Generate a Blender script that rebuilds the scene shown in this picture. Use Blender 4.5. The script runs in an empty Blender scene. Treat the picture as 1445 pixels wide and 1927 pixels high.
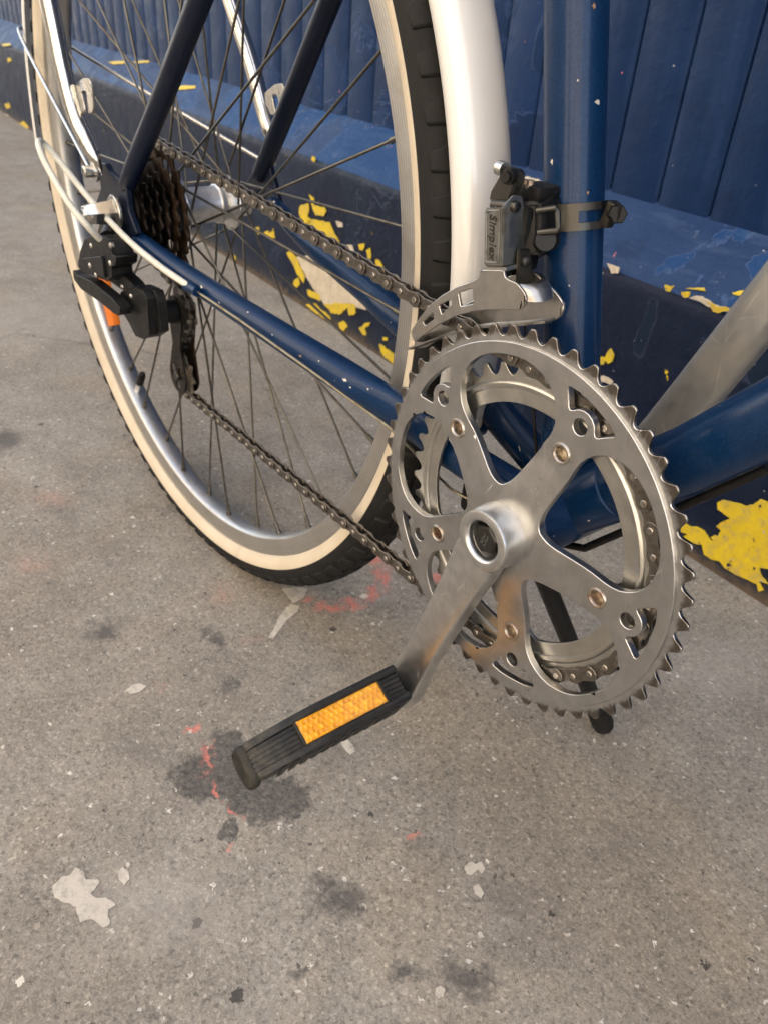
import bpy, bmesh, math, random
from mathutils import Vector, Matrix, noise as mnoise
from mathutils.geometry import delaunay_2d_cdt
random.seed(7)
PI = math.pi
R = math.radians
scene = bpy.context.scene
COL = scene.collection
MM = 0.001
OZ = 275.0          # ground lies 275 mm below the bottom bracket

def V(x, y, z):     # bicycle millimetres -> world metres
    return Vector((x * MM, y * MM, (z + OZ) * MM))

# ------------------------------------------------------------------ camera
cam_d = bpy.data.cameras.new('camera')
cam = bpy.data.objects.new('camera', cam_d)
COL.objects.link(cam)
rgt = Vector((0.61018598, 0.78933211, 0.06802863))
dwn = Vector((0.46199938, -0.28475558, -0.83992311))
fwd = Vector((-0.64360675, 0.54393849, -0.53842481))
rot = Matrix((rgt, -dwn, -fwd)).transposed()
cam.matrix_world = Matrix.Translation(V(227.99, -282.09, 231.48)) @ rot.to_4x4()
cam_d.sensor_fit = 'VERTICAL'
cam_d.sensor_height = 36.0
cam_d.lens = 1506.15 / 1927.0 * 36.0
cam_d.clip_start = 0.01
cam_d.clip_end = 500.0
cam_d.dof.use_dof = True
cam_d.dof.focus_distance = 0.41
cam_d.dof.aperture_fstop = 18.0
scene.camera = cam

# ------------------------------------------------------------------ world, sun, exposure
SUN_EL, SUN_AZ = R(48), R(28)          # sun stands over the wall, behind the wheel
world = bpy.data.worlds.new('World')
scene.world = world
world.use_nodes = True
wn = world.node_tree
wn.nodes.clear()
sky = wn.nodes.new('ShaderNodeTexSky')
sky.sky_type = 'NISHITA'
sky.sun_disc = False
sky.sun_elevation = SUN_EL
sky.sun_rotation = SUN_AZ
sky.dust_density = 2.5
sky.ozone_density = 0.6
bg = wn.nodes.new('ShaderNodeBackground')
bg.inputs['Strength'].default_value = 0.11
wo = wn.nodes.new('ShaderNodeOutputWorld')
hs_ = wn.nodes.new('ShaderNodeHueSaturation')      # hazy city sky, paler than clean air
hs_.inputs['Saturation'].default_value = 0.5
wn.links.new(sky.outputs[0], hs_.inputs['Color'])
wn.links.new(hs_.outputs[0], bg.inputs[0])
wn.links.new(bg.outputs[0], wo.inputs[0])
sun_d = bpy.data.lights.new('sun', 'SUN')
sun_d.energy = 5.0
sun_d.angle = R(0.6)
sun_d.color = (1.0, 0.94, 0.86)
sun = bpy.data.objects.new('sun', sun_d)
COL.objects.link(sun)
# nishita: rotation 0 puts the sun on +Y, positive turns towards +X
sdir = Vector((math.sin(SUN_AZ) * math.cos(SUN_EL), math.cos(SUN_AZ) * math.cos(SUN_EL), math.sin(SUN_EL)))
sun.rotation_euler = sdir.to_track_quat('Z', 'Y').to_euler()
sun.location = (0, 0, 12)
vs = scene.view_settings
vs.view_transform = 'Standard'
vs.look = 'None'
vs.gamma = 1.0
vs.exposure = 2.7
vs.use_curve_mapping = False
scene.cycles.use_denoising = True
scene.cycles.max_bounces = 7
scene.cycles.diffuse_bounces = 3
scene.cycles.glossy_bounces = 4
scene.cycles.sample_clamp_indirect = 6.0
scene.cycles.caustics_reflective = False
scene.cycles.caustics_refractive = False

# ------------------------------------------------------------------ material helpers
class Mt:
    def __init__(s, name, base=(.5, .5, .5), rough=.5, metal=0.0, coat=0.0, coat_rough=.05, ior=None, spec=None):
        s.m = bpy.data.materials.new(name)
        s.m.use_nodes = True
        s.nt = s.m.node_tree
        s.b = s.nt.nodes['Principled BSDF']
        s.base = (*base, 1)
        s.set('Base Color', s.base); s.set('Roughness', rough); s.set('Metallic', metal)
        if coat: s.set('Coat Weight', coat); s.set('Coat Roughness', coat_rough)
        if ior: s.set('IOR', ior)
        if spec is not None: s.set('Specular IOR Level', spec)
        s._co = None
        s.col = None
    def set(s, k, v):
        if hasattr(v, 'is_output') or isinstance(v, bpy.types.NodeSocket): s.nt.links.new(v, s.b.inputs[k])
        else: s.b.inputs[k].default_value = v
    def n(s, t, **kw):
        nd = s.nt.nodes.new(t)
        for k, v in kw.items(): setattr(nd, k, v)
        return nd
    def put(s, nd, key, v):
        if isinstance(v, bpy.types.NodeSocket): s.nt.links.new(v, nd.inputs[key])
        elif v is not None: nd.inputs[key].default_value = v
    def co(s):
        if s._co is None: s._co = s.n('ShaderNodeTexCoord').outputs['Object']
        return s._co
    def mapped(s, scale, loc=(0, 0, 0), rotv=(0, 0, 0)):
        m = s.n('ShaderNodeMapping'); s.put(m, 'Vector', s.co())
        m.inputs['Scale'].default_value = scale; m.inputs['Location'].default_value = loc
        m.inputs['Rotation'].default_value = rotv
        return m.outputs[0]
    def noise(s, scale, detail=3, rough=.55, vec=None, dist=0.0, out='Fac'):
        nd = s.n('ShaderNodeTexNoise'); s.put(nd, 'Vector', vec or s.co())
        nd.inputs['Scale'].default_value = scale; nd.inputs['Detail'].default_value = detail
        nd.inputs['Roughness'].default_value = rough; nd.inputs['Distortion'].default_value = dist
        return nd.outputs[out]
    def voro(s, scale, feature='F1', vec=None, out='Distance', rnd=1.0):
        nd = s.n('ShaderNodeTexVoronoi', feature=feature); s.put(nd, 'Vector', vec or s.co())
        nd.inputs['Scale'].default_value = scale; nd.inputs['Randomness'].default_value = rnd
        return nd.outputs[out]
    def ramp(s, fac, stops, interp='LINEAR'):
        nd = s.n('ShaderNodeValToRGB'); s.put(nd, 'Fac', fac); cr = nd.color_ramp; cr.interpolation = interp
        while len(cr.elements) > 1: cr.elements.remove(cr.elements[-1])
        for i, (p, c) in enumerate(stops):
            e = cr.elements[0] if i == 0 else cr.elements.new(p)
            e.position = p
            e.color = (c, c, c, 1) if not isinstance(c, tuple) else (*c, 1)
        return nd.outputs['Color']
    def math(s, op, a, b=None, clamp=False):
        nd = s.n('ShaderNodeMath', operation=op); nd.use_clamp = clamp
        s.put(nd, 0, a)
        if b is not None: s.put(nd, 1, b)
        return nd.outputs[0]
    def mix(s, fac, a, b, mode='MIX'):
        nd = s.n('ShaderNodeMix', data_type='RGBA', blend_type=mode)
        s.put(nd, 0, fac)
        for k, v in ((6, a), (7, b)):
            if isinstance(v, tuple): v = (*v[:3], 1)
            s.put(nd, k, v)
        return nd.outputs[2]
    def bump(s, h, strength=.3, dist=.001, prev=None):
        nd = s.n('ShaderNodeBump'); nd.inputs['Strength'].default_value = strength; nd.inputs['Distance'].default_value = dist
        s.put(nd, 'Height', h)
        if prev is not None: s.put(nd, 'Normal', prev)
        return nd.outputs[0]
    def sep(s):
        nd = s.n('ShaderNodeSeparateXYZ'); s.put(nd, 0, s.co()); return nd.outputs

def metal(name, base, rough, grime=None, gscale=60, gamt=(.52, .68), rvar=.12, bump=.05, brushed=None, metallic=1.0):
    t = Mt(name, base, rough, metallic)
    n1 = t.noise(gscale, 5, .6)
    n2 = t.noise(gscale * 9, 3, .6)
    vec = t.mapped(brushed) if brushed else None
    n3 = t.noise(1.0 if brushed else gscale * 4, 2, .6, vec=vec)
    c = t.mix(t.ramp(n3, [(.3, 0.0), (.75, 1.0)]), tuple(b * .86 for b in base), tuple(min(1, b * 1.1) for b in base))
    if grime:
        c = t.mix(t.ramp(n1, [(gamt[0], 0.0), (gamt[1], 1.0)]), c, grime)
        t.set('Metallic', t.ramp(n1, [(gamt[0], metallic), (gamt[1] + .1, .35)]))
    t.set('Base Color', c)
    t.set('Roughness', t.ramp(t.math('ADD', t.math('MULTIPLY', n1, .6), t.math('MULTIPLY', n2, .4)), [(.3, max(.03, rough - rvar)), (.7, rough + rvar)]))
    t.set('Normal', t.bump(n2, bump, .00012))
    return t.m

def paint(name, base, rough=.35, coat=.6, chip=None, chip_scale=90, chip_thr=.74, metallic=0.0, dust=None, dust_amt=.25, flake=0.0, var=.2, crough=.1, spec=.5):
    t = Mt(name, base, rough, metallic, coat, crough, spec=spec)
    c = base
    n1 = t.noise(14, 4, .6)
    c = t.mix(t.ramp(n1, [(.3, 0.0), (.75, 1.0)]), tuple(b * (1 - var) for b in base), tuple(b * (1 + var) for b in base))
    if flake:
        f = t.voro(2600, 'F1', out='Color'); f = t.ramp(f, [(.3, 0.0), (.9, 1.0)])
        c = t.mix(t.math('MULTIPLY', f, flake), c, tuple(min(1, b * 2.4 + .01) for b in base))
    if dust:
        d = t.noise(45, 6, .7); c = t.mix(t.math('MULTIPLY', t.ramp(d, [(.45, 0.0), (.8, 1.0)]), dust_amt), c, dust)
        t.set('Roughness', t.ramp(d, [(.4, rough), (.8, rough + .25)]))
    if chip:
        k = t.noise(chip_scale, 3, .5); f = t.ramp(k, [(chip_thr, 0.0), (chip_thr + .02, 1.0)])
        c = t.mix(f, c, chip)
    t.set('Base Color', c)
    return t.m

M = {}
M['blue'] = paint('blue_metallic_frame_paint', (.0006, .0160, .056), .3, .35, (.55, .52, .45), 120, .745, .1, (.16, .15, .13), .03, .5, spec=.12, crough=.2)
M['navy'] = paint('dark_navy_stay_paint', (.0012, .005, .018), .38, .25, (.5, .48, .42), 110, .765, .15, (.16, .15, .13), .03, .3, spec=.25)
M['alu'] = metal('satin_aluminium', (.49, .485, .475), .31, (.22, .19, .15), 24, (.68, .82), .05, .03)
def add_ring_grime(m, r0, r1):
    t = object.__new__(Mt); t.m = m; t.nt = m.node_tree; t.b = t.nt.nodes['Principled BSDF']; t._co = None
    o = t.sep(); dz = t.math('SUBTRACT', o[2], OZ * MM)
    r = t.math('SQRT', t.math('ADD', t.math('MULTIPLY', o[0], o[0]), t.math('MULTIPLY', dz, dz)))
    nz = t.noise(240, 5, .7)
    rr = t.math('ADD', r, t.math('MULTIPLY', t.math('SUBTRACT', nz, .5), .007))
    f = t.ramp(t.math('DIVIDE', rr, .2), [(r0 / .2, 0.0), ((r0 + .002) / .2, 1.0), (r1 / .2, 1.0), ((r1 + .002) / .2, 0.15)])
    src = t.b.inputs['Base Color'].links[0].from_socket
    t.set('Base Color', t.mix(t.math('MULTIPLY', f, .8), src, (.085, .06, .038)))
add_ring_grime(M['alu'], .1015, .1062)
M['alu_in'] = metal('dull_aluminium', (.50, .485, .445), .36, (.22, .18, .12), 30, (.6, .74), .08, .05)
M['crank'] = metal('polished_crank_aluminium', (.60, .60, .59), .35, (.40, .37, .31), 30, (.66, .9), .06, .03)
M['rim'] = None
M['hub'] = metal('polished_hub_aluminium', (.72, .72, .72), .36, (.3, .28, .24), 40, (.62, .8), .08, .03)
M['chrome'] = metal('worn_chrome', (.62, .60, .56), .14, (.30, .24, .17), 50, (.62, .74), .07, .03)
M['cage'] = metal('grimy_chrome_cage', (.46, .445, .42), .31, (.17, .12, .08), 40, (.56, .78), .06, .02)
M['chain'] = metal('oily_chain_steel', (.20, .182, .16), .36, (.05, .038, .028), 160, (.5, .7), .1, .1)
M['crank_bolt'] = metal('blackened_crank_bolt', (.035, .034, .032), .34, (.02, .018, .015), 120, (.5, .7), .06, .05, metallic=.6)
M['pulley'] = metal('grimy_brown_pulley', (.13, .11, .08), .5, (.06, .045, .03), 90, (.45, .65), .1, .1, metallic=.2)
M['pin'] = metal('chain_pin_steel', (.4, .37, .33), .3, (.12, .09, .06), 200, (.55, .7), .1, .05)
M['roller'] = metal('oily_roller_steel', (.10, .085, .07), .35, (.04, .03, .02), 160, (.45, .65), .1, .08)
M['sprocket'] = metal('rusty_sprocket_steel', (.05, .034, .023), .5, (.035, .02, .011), 60, (.42, .6), .1, .12)
M['sprocket_dark'] = metal('black_oily_sprocket', (.022, .018, .016), .4, (.03, .02, .015), 60, (.45, .65), .1, .1)
M['spoke'] = metal('dull_spoke_steel', (.155, .145, .125), .42, (.07, .058, .045), 90, (.5, .7), .1, .06)
M['nipple'] = metal('tarnished_brass_nipple', (.33, .28, .19), .45, (.16, .12, .08), 120, (.5, .7), .1, .06)
M['bolt_rust'] = metal('rusty_plated_bolt', (.50, .45, .38), .34, (.17, .085, .04), 160, (.44, .66), .1, .08)
M['steel'] = metal('zinc_plated_steel', (.58, .57, .54), .3, (.2, .16, .12), 80, (.58, .75), .1, .05)
M['dark_metal'] = metal('weathered_dark_alloy', (.085, .083, .075), .42, (.06, .05, .04), 90, (.5, .7), .1, .12)
M['link'] = metal('bare_grey_alloy', (.29, .295, .285), .36, (.10, .095, .08), 90, (.5, .7), .1, .10)
M['gray_crank'] = metal('dusty_grey_aluminium', (.33, .33, .325), .45, (.29, .275, .25), 30, (.42, .62), .08, .08, metallic=.75)

def plastic(name, base, rough, dust, amt, bump=.15, scale=70):
    t = Mt(name, base, rough, spec=.32)
    d = t.noise(scale, 6, .7)
    t.set('Base Color', t.mix(t.math('MULTIPLY', t.ramp(d, [(.42, 0.0), (.75, 1.0)]), amt), base, dust))
    t.set('Roughness', t.ramp(d, [(.35, rough), (.7, min(1, rough + .25))]))
    t.set('Normal', t.bump(t.noise(scale * 12, 3), bump, .0005))
    return t.m
M['black'] = plastic('black_plastic', (.0035, .0035, .0038), .38, (.032, .03, .027), .3)
M['bolt_black'] = plastic('blackened_steel_bolt', (.005, .005, .005), .42, (.025, .02, .016), .3)
M['rubber'] = plastic('black_tyre_rubber', (.0045, .0045, .0045), .6, (.02, .019, .018), .5, .3, 60)
M['pedal'] = plastic('worn_pedal_rubber', (.009, .0097, .0115), .46, (.055, .05, .04), .45, .5, 40)
M['pedal_wear'] = plastic('scuffed_pedal_rubber', (.013, .0125, .011), .55, (.075, .067, .05), .7, .6, 60)
M['white'] = paint('white_mudguard_plastic', (.72, .71, .69), .2, .6, (.16, .14, .12), 190, .80, 0, None, 0, var=.01, crough=.05)
M['cable_white'] = plastic('yellowed_white_housing', (.66, .64, .56), .32, (.45, .40, .30), .4, .05, 90)
M['cable'] = metal('gear_cable_wire', (.42, .38, .28), .4, (.2, .15, .08), 120, (.5, .7), .1, .1)
M['orange'] = plastic('orange_reflector_plastic', (.75, .19, .015), .3, (.5, .2, .08), .3, .05)

def add_scuffs(m, scl=70, seed=3.0, col=(.80, .79, .76)):
    t = object.__new__(Mt); t.m = m; t.nt = m.node_tree; t.b = t.nt.nodes['Principled BSDF']; t._co = None
    src = t.b.inputs['Base Color'].links[0].from_socket
    L = None
    for k, rv in enumerate(((.3, .8, .1), (1.1, .2, .9), (.2, 2.0, .5))):
        v = t.mapped((1, 1, .18), (seed + k, 2, 1), rv)
        d = t.voro(scl * (1 + .4 * k), 'DISTANCE_TO_EDGE', vec=v)
        f = t.math('MULTIPLY', t.ramp(d, [(.0, 1.0), (.012, 0.0)]), t.ramp(t.noise(38, 3, .6, vec=t.mapped((1, 1, 1), (k * 3.1, 1, seed))), [(.54, 0.0), (.64, 1.0)]))
        L = f if L is None else t.math('MAXIMUM', L, f)
    t.set('Base Color', t.mix(t.math('MULTIPLY', L, .7), src, col))
    rs = t.b.inputs['Roughness'].links[0].from_socket
    t.set('Roughness', t.mix(L, rs, (.5, .5, .5)))
add_scuffs(M['crank']); add_scuffs(M['gray_crank'], 60, 8.0, (.5, .5, .48)); add_scuffs(M['alu'], 45, 5.0, (.62, .61, .6))
def add_end_wear(m):
    t = object.__new__(Mt); t.m = m; t.nt = m.node_tree; t.b = t.nt.nodes['Principled BSDF']; t._co = None
    src = t.b.inputs['Base Color'].links[0].from_socket
    o = t.sep()
    k = t.math('ADD', t.math('MULTIPLY', o[1], -1.0), t.math('MULTIPLY', t.math('SUBTRACT', t.noise(55, 6, .75), .5), .06))
    f = t.math('MULTIPLY', t.ramp(k, [(.088, 0.0), (.128, 1.0)]), t.ramp(t.noise(160, 5, .75), [(.4, 0.2), (.62, 1.0)]))
    t.set('Base Color', t.mix(t.math('MULTIPLY', f, .75), src, (.085, .076, .058)))
add_end_wear(M['pedal'])
def mk_cream():
    t = Mt('cream_tyre_sidewall', (.72, .60, .42), .62)
    n = t.noise(26, 5, .6); f = t.noise(300, 2)
    c = t.mix(t.ramp(n, [(.35, 0.0), (.7, 1.0)]), (.62, .545, .425), (.55, .475, .36))
    k = t.noise(9, 6, .75)
    c = t.mix(t.math('MULTIPLY', t.ramp(k, [(.58, 0.0), (.75, 1.0)]), .55), c, (.36, .30, .22))
    t.set('Base Color', c); t.set('Normal', t.bump(f, .12, .0005))
    return t.m
M['cream'] = mk_cream()

def mk_rim():
    t = Mt('grooved_rim_aluminium', (.60, .59, .56), .33, 1.0)
    o = t.sep()
    r = t.math('SQRT', t.math('ADD', t.math('MULTIPLY', o[0], o[0]), t.math('MULTIPLY', o[2], o[2])))
    w = t.math('SINE', t.math('MULTIPLY', r, 2 * PI / .0021))
    side = t.math('GREATER_THAN', t.math('ABSOLUTE', o[1]), .0098)
    nn = t.noise(30, 5, .65)
    g = t.math('MULTIPLY', t.ramp(t.math('ADD', t.math('MULTIPLY', w, .25), nn), [(.25, 1.0), (.7, 0.0)]), side)
    c = t.mix(t.math('MULTIPLY', g, .5), (.50, .495, .485), (.20, .18, .155))
    c = t.mix(t.math('MULTIPLY', t.ramp(t.noise(70, 5, .7), [(.5, 0.0), (.75, 1.0)]), .5), c, (.36, .32, .26))
    t.set('Base Color', c)
    t.set('Metallic', t.ramp(g, [(0, .95), (1, .6)]))
    t.set('Roughness', t.ramp(nn, [(.3, .28), (.7, .46)]))
    t.set('Normal', t.bump(t.math('MULTIPLY', w, side), .2, .0003))
    return t.m
M['rim'] = mk_rim()

def mk_amber():
    t = Mt('amber_reflector_plastic', (.95, .46, .012), .2, 0, .6, .08)
    t.set('Subsurface Weight', .25); t.set('Subsurface Radius', (.004, .002, .0005)); t.set('Subsurface Scale', 1.0)
    mv = t.mapped((1, 1, 1), (0, 0, 0), (0, R(28), R(45)))
    v = t.voro(380, 'F1', out='Color', rnd=.12, vec=mv)
    d = t.voro(380, 'F1', rnd=.12, vec=mv)
    c = t.mix(t.ramp(v, [(.2, 0.0), (.8, 1.0)]), (.72, .27, .003), (.95, .44, .012))
    t.set('Base Color', c); t.set('Normal', t.bump(d, .6, .001))
    return t.m
M['amber'] = mk_amber()

# ------------------------------------------------------------------ mesh helpers
def finish(name, me, m, parent=None, smooth=40, loc=None):
    me.update()
    if smooth:
        me.polygons.foreach_set('use_smooth', [True] * len(me.polygons))
        me.set_sharp_from_angle(angle=R(smooth))
    if m is not None and not me.materials: me.materials.append(m)
    o = bpy.data.objects.new(name, me)
    COL.objects.link(o)
    if loc is not None: o.location = loc
    if parent is not None: o.parent = parent
    return o

class MB:
    """collects geometry in bicycle millimetres"""
    def __init__(s): s.v = []; s.f = []
    def add(s, verts, faces):
        k = len(s.v); s.v += [tuple(p) for p in verts]; s.f += [tuple(i + k for i in f) for f in faces]
        return s
    def tube(s, path, rad, n=14, cap=True, squash=None):
        P = [Vector(p) for p in path]
        if not isinstance(rad, (list, tuple)): rad = [rad] * len(P)
        rings = []; up = None
        for i, p in enumerate(P):
            t = (P[min(i + 1, len(P) - 1)] - P[max(i - 1, 0)]).normalized()
            if up is None:
                up = Vector((0, 1, 0)) if abs(t.y) < .9 else Vector((0, 0, 1))
            a = (up - t * up.dot(t)).normalized(); b = t.cross(a); up = a
            r = rad[i]
            ra, rb = (r, r) if not isinstance(r, tuple) else r
            rings.append([p + a * ra * math.cos(2 * PI * k / n) + b * rb * math.sin(2 * PI * k / n) for k in range(n)])
        return s.loft(rings, cap)
    def loft(s, rings, cap=True, closed=False):
        n = len(rings[0]); vs = [p for r in rings for p in r]; fs = []
        m = len(rings)
        for i in range(m if closed else m - 1):
            j = (i + 1) % m
            for k in range(n):
                l = (k + 1) % n
                fs.append((i * n + k, j * n + k, j * n + l, i * n + l))
        if cap and not closed:
            fs.append(tuple(range(n))); fs.append(tuple((m - 1) * n + k for k in reversed(range(n))))
        return s.add(vs, fs)
    def lathe_y(s, c, prof, n=48, closed=True, ends=False):
        """prof: (radius, y) pairs, turned about the axle direction through c=(x,z)"""
        rings = []
        for k in range(n):
            a = 2 * PI * k / n
            rings.append([(c[0] + r * math.cos(a), y, c[1] + r * math.sin(a)) for r, y in prof])
        m = len(prof); vs = [p for r in rings for p in r]; fs = []
        for k in range(n):
            l = (k + 1) % n
            for i in range(m if closed else m - 1):
                j = (i + 1) % m
                fs.append((k * m + i, k * m + j, l * m + j, l * m + i))
        if ends:
            fs.append(tuple(k * m for k in range(n))); fs.append(tuple(k * m + m - 1 for k in reversed(range(n))))
        return s.add(vs, fs)
    def box(s, c, size, bev=0, rotm=None):
        bm = bmesh.new()
        bmesh.ops.create_cube(bm, size=1.0, matrix=Matrix.Diagonal((*size, 1)))
        if bev: bmesh.ops.bevel(bm, geom=bm.edges[:], offset=bev, segments=2, affect='EDGES', profile=.6)
        vs = [Vector(v.co) for v in bm.verts]
        if rotm is not None: vs = [rotm @ v for v in vs]
        vs = [v + Vector(c) for v in vs]
        bm.verts.index_update()
        fs = [[v.index for v in f.verts] for f in bm.faces]
        bm.free()
        return s.add(vs, fs)
    def prism(s, pts, y0, y1, bev=0):
        """polygon of (x,z) points extruded from y0 to y1"""
        return s.add_bm_prism([(x, y0, z) for x, z in pts], Vector((0, y1 - y0, 0)), bev)
    def add_bm_prism(s, base, vec, bev=0, seg=1):
        bm = bmesh.new()
        f = bm.faces.new([bm.verts.new(p) for p in base])
        r = bmesh.ops.extrude_face_region(bm, geom=[f])
        vv = [g for g in r['geom'] if isinstance(g, bmesh.types.BMVert)]
        bmesh.ops.translate(bm, verts=vv, vec=vec)
        if bev: bmesh.ops.bevel(bm, geom=bm.edges[:], offset=bev, segments=seg, affect='EDGES', clamp_overlap=True)
        bmesh.ops.recalc_face_normals(bm, faces=bm.faces[:])
        bm.verts.index_update()
        vs = [tuple(v.co) for v in bm.verts]; fs = [[v.index for v in f.verts] for f in bm.faces]
        bm.free()
        return s.add(vs, fs)
    def mesh(s, name, origin=None):
        me = bpy.data.meshes.new(name)
        if origin is None: vs = [V(*p) for p in s.v]
        else: vs = [Vector((p[0] - origin[0], p[1] - origin[1], p[2] - origin[2])) * MM for p in s.v]
        me.from_pydata(vs, [], s.f)
        bm = bmesh.new(); bm.from_mesh(me)
        bmesh.ops.recalc_face_normals(bm, faces=bm.faces[:]); bm.to_mesh(me); bm.free()
        return me
    def build(s, name, m, parent=None, smooth=40, origin=None):
        me = s.mesh(name, origin)
        return finish(name, me, m, parent, smooth)

def pip(x, y, poly):
    c = False; n = len(poly); j = n - 1
    for i in range(n):
        xi, yi = poly[i]; xj, yj = poly[j]
        if (yi > y) != (yj > y) and x < (xj - xi) * (y - yi) / (yj - yi) + xi: c = not c
        j = i
    return c

def plate(name, contours, y0, y1, m, parent, grid=0, rings_at=(), yfun=None, bevel=.3, smooth=35, origin=None, extra=None):
    """contours of (x,z): first is the outline, the rest are holes; y0 faces the camera"""
    pts = []; edges = []
    for c in contours:
        k = len(pts); pts += [Vector(p) for p in c]; edges += [(k + i, k + (i + 1) % len(c)) for i in range(len(c))]
    nb = len(pts)
    if grid:
        xs = [p.x for p in pts]; zs = [p.y for p in pts]
        x = min(xs); row = 0
        while x < max(xs):
            z = min(zs) + (grid * .5 if row % 2 else 0)
            while z < max(zs):
                if (sum(pip(x, z, c) for c in contours) % 2) and min((p.x - x) ** 2 + (p.y - z) ** 2 for p in pts[:nb]) > (grid * .55) ** 2:
                    pts.append(Vector((x, z)))
                z += grid
            x += grid * .87; row += 1
    for rr in rings_at:
        nn = int(2 * PI * rr / 3.2)
        for k in range(nn):
            x, z = rr * math.cos(2 * PI * k / nn), rr * math.sin(2 * PI * k / nn)
            if (sum(pip(x, z, c) for c in contours) % 2) and min((p.x - x) ** 2 + (p.y - z) ** 2 for p in pts[:nb]) > .5: pts.append(Vector((x, z)))
    ov, oe, of, _, _, _ = delaunay_2d_cdt(pts, edges, [], 0, 1e-5)
    tris = []
    for f in of:
        cx = sum(ov[i].x for i in f) / 3; cz = sum(ov[i].y for i in f) / 3
        if sum(pip(cx, cz, c) for c in contours) % 2: tris.append(tuple(f))
    n = len(ov)
    def off(p): return yfun(p.x, p.y) if yfun else 0.0
    vs = [(p.x, y0 + off(p), p.y) for p in ov] + [(p.x, y1 + off(p), p.y) for p in ov]
    fs = [t for t in tris] + [tuple(n + i for i in reversed(t)) for t in tris]
    cnt = {}
    for t in tris:
        for a, b in ((t[0], t[1]), (t[1], t[2]), (t[2], t[0])):
            cnt[(a, b)] = 1
    for (a, b) in list(cnt):
        if (b, a) not in cnt: fs.append((b, a, n + a, n + b))
    mb = MB().add(vs, fs)
    if extra: extra(mb)
    me = mb.mesh(name, origin)
    o = finish(name, me, m, parent, smooth)
    if bevel:
        b = o.modifiers.new('edge', 'BEVEL'); b.width = bevel * MM; b.segments = 2; b.limit_method = 'ANGLE'; b.angle_limit = R(50)
        b.use_clamp_overlap = False; b.harden_normals = False
    return o

def circ(cx, cz, r, n=24, a0=0): return [(cx + r * math.cos(a0 + 2 * PI * k / n), cz + r * math.sin(a0 + 2 * PI * k / n)) for k in range(n)]
def pol(r, deg): return (r * math.cos(R(deg)), r * math.sin(R(deg)))
def smoothpath(pts, n=6):
    P = [Vector(p) for p in pts]; out = []
    for i in range(len(P) - 1):
        p0 = P[max(i - 1, 0)]; p1 = P[i]; p2 = P[i + 1]; p3 = P[min(i + 2, len(P) - 1)]
        for k in range(n):
            t = k / n
            out.append(.5 * ((2 * p1) + (p2 - p0) * t + (2 * p0 - 5 * p1 + 4 * p2 - p3) * t * t + (3 * p1 - p0 - 3 * p2 + p3) * t ** 3))
    out.append(P[-1]); return out
def roundpoly(pts, r=1.5, n=4):
    """rounds polygon corners"""
    P = [Vector((p[0], p[1])) for p in pts]; out = []
    for i, p in enumerate(P):
        a = P[i - 1]; b = P[(i + 1) % len(P)]
        la = min(r, (a - p).length * .45); lb = min(r, (b - p).length * .45)
        pa = p + (a - p).normalized() * la; pb = p + (b - p).normalized() * lb
        for k in range(n + 1):
            t = k / n
            q = pa * (1 - t) ** 2 + p * 2 * t * (1 - t) + pb * t * t
            out.append((q.x, q.y))
    return out
def tag(o, label=None, cat=None, group=None, kind=None):
    if label: o['label'] = label
    if cat: o['category'] = cat
    if group: o['group'] = group
    if kind: o['kind'] = kind
    return o

# ================================================================== SETTING
# ------------------------------------------------------------------ pavement
DARK = [(-144.6,-91.6,24.2,35.2,26.3,-14.6),(-155.0,-115.5,15.9,23.1,22.3,-11.4),(-108.1,-89.8,16.8,24.2,17.9,-10.6),(-100.5,-69.0,9.0,13.1,15.6,-9.9),(-172.2,-85.8,11.8,17.3,14.0,-7.6),(-106.9,-127.6,4.3,6.2,9.1,-4.9)]
MID = [(-769.0,-82.5,14.3,24.5,41.7,-12.1),(-353.8,-110.9,11.5,17.6,16.5,-6.6),(-291.3,-34.4,7.5,11.4,15.3,-8.1),(-226.8,-49.5,8.1,12.1,17.5,-9.6),(-11.3,-86.0,16.4,23.2,13.0,-9.3),(-30.9,-92.0,7.1,10.0,8.8,-6.0),(73.4,-50.9,14.5,20.1,9.8,-9.1),(49.2,-84.6,8.5,11.8,7.8,-6.3),(10.8,-140.7,4.9,6.8,6.3,-4.0)]
FAINT = [(-515.6,151.6,26.9,44.8,36.4,-21.6),(-12.6,-15.1,8.8,12.6,7.7,-6.5),(-3.8,235.0,21.7,32.2,15.3,-20.7),(51.8,6.2,17.0,24.0,13.2,-13.4),(-573.6,-81.3,15.0,24.4,18.9,-6.5),(68.5,93.2,20.5,29.2,16.2,-20.2),(-113.4,-18.7,14.3,21.0,16.9,-11.9),(-202.0,-148.1,16.0,23.4,18.9,-8.2)]
PINKF = [(-340.9,-0.2,22.6,35.0,35.4,-19.0),(-266.4,-7.3,8.0,12.2,16.0,-9.3),(-258.5,-104.8,6.9,10.3,14.7,-6.7),(-598.4,-78.8,27.5,45.0,32.4,-11.0),(-490.3,-136.8,16.7,26.3,34.5,-11.0),(-162.9,-109.2,7.8,11.4,26.3,-13.5)]
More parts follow.
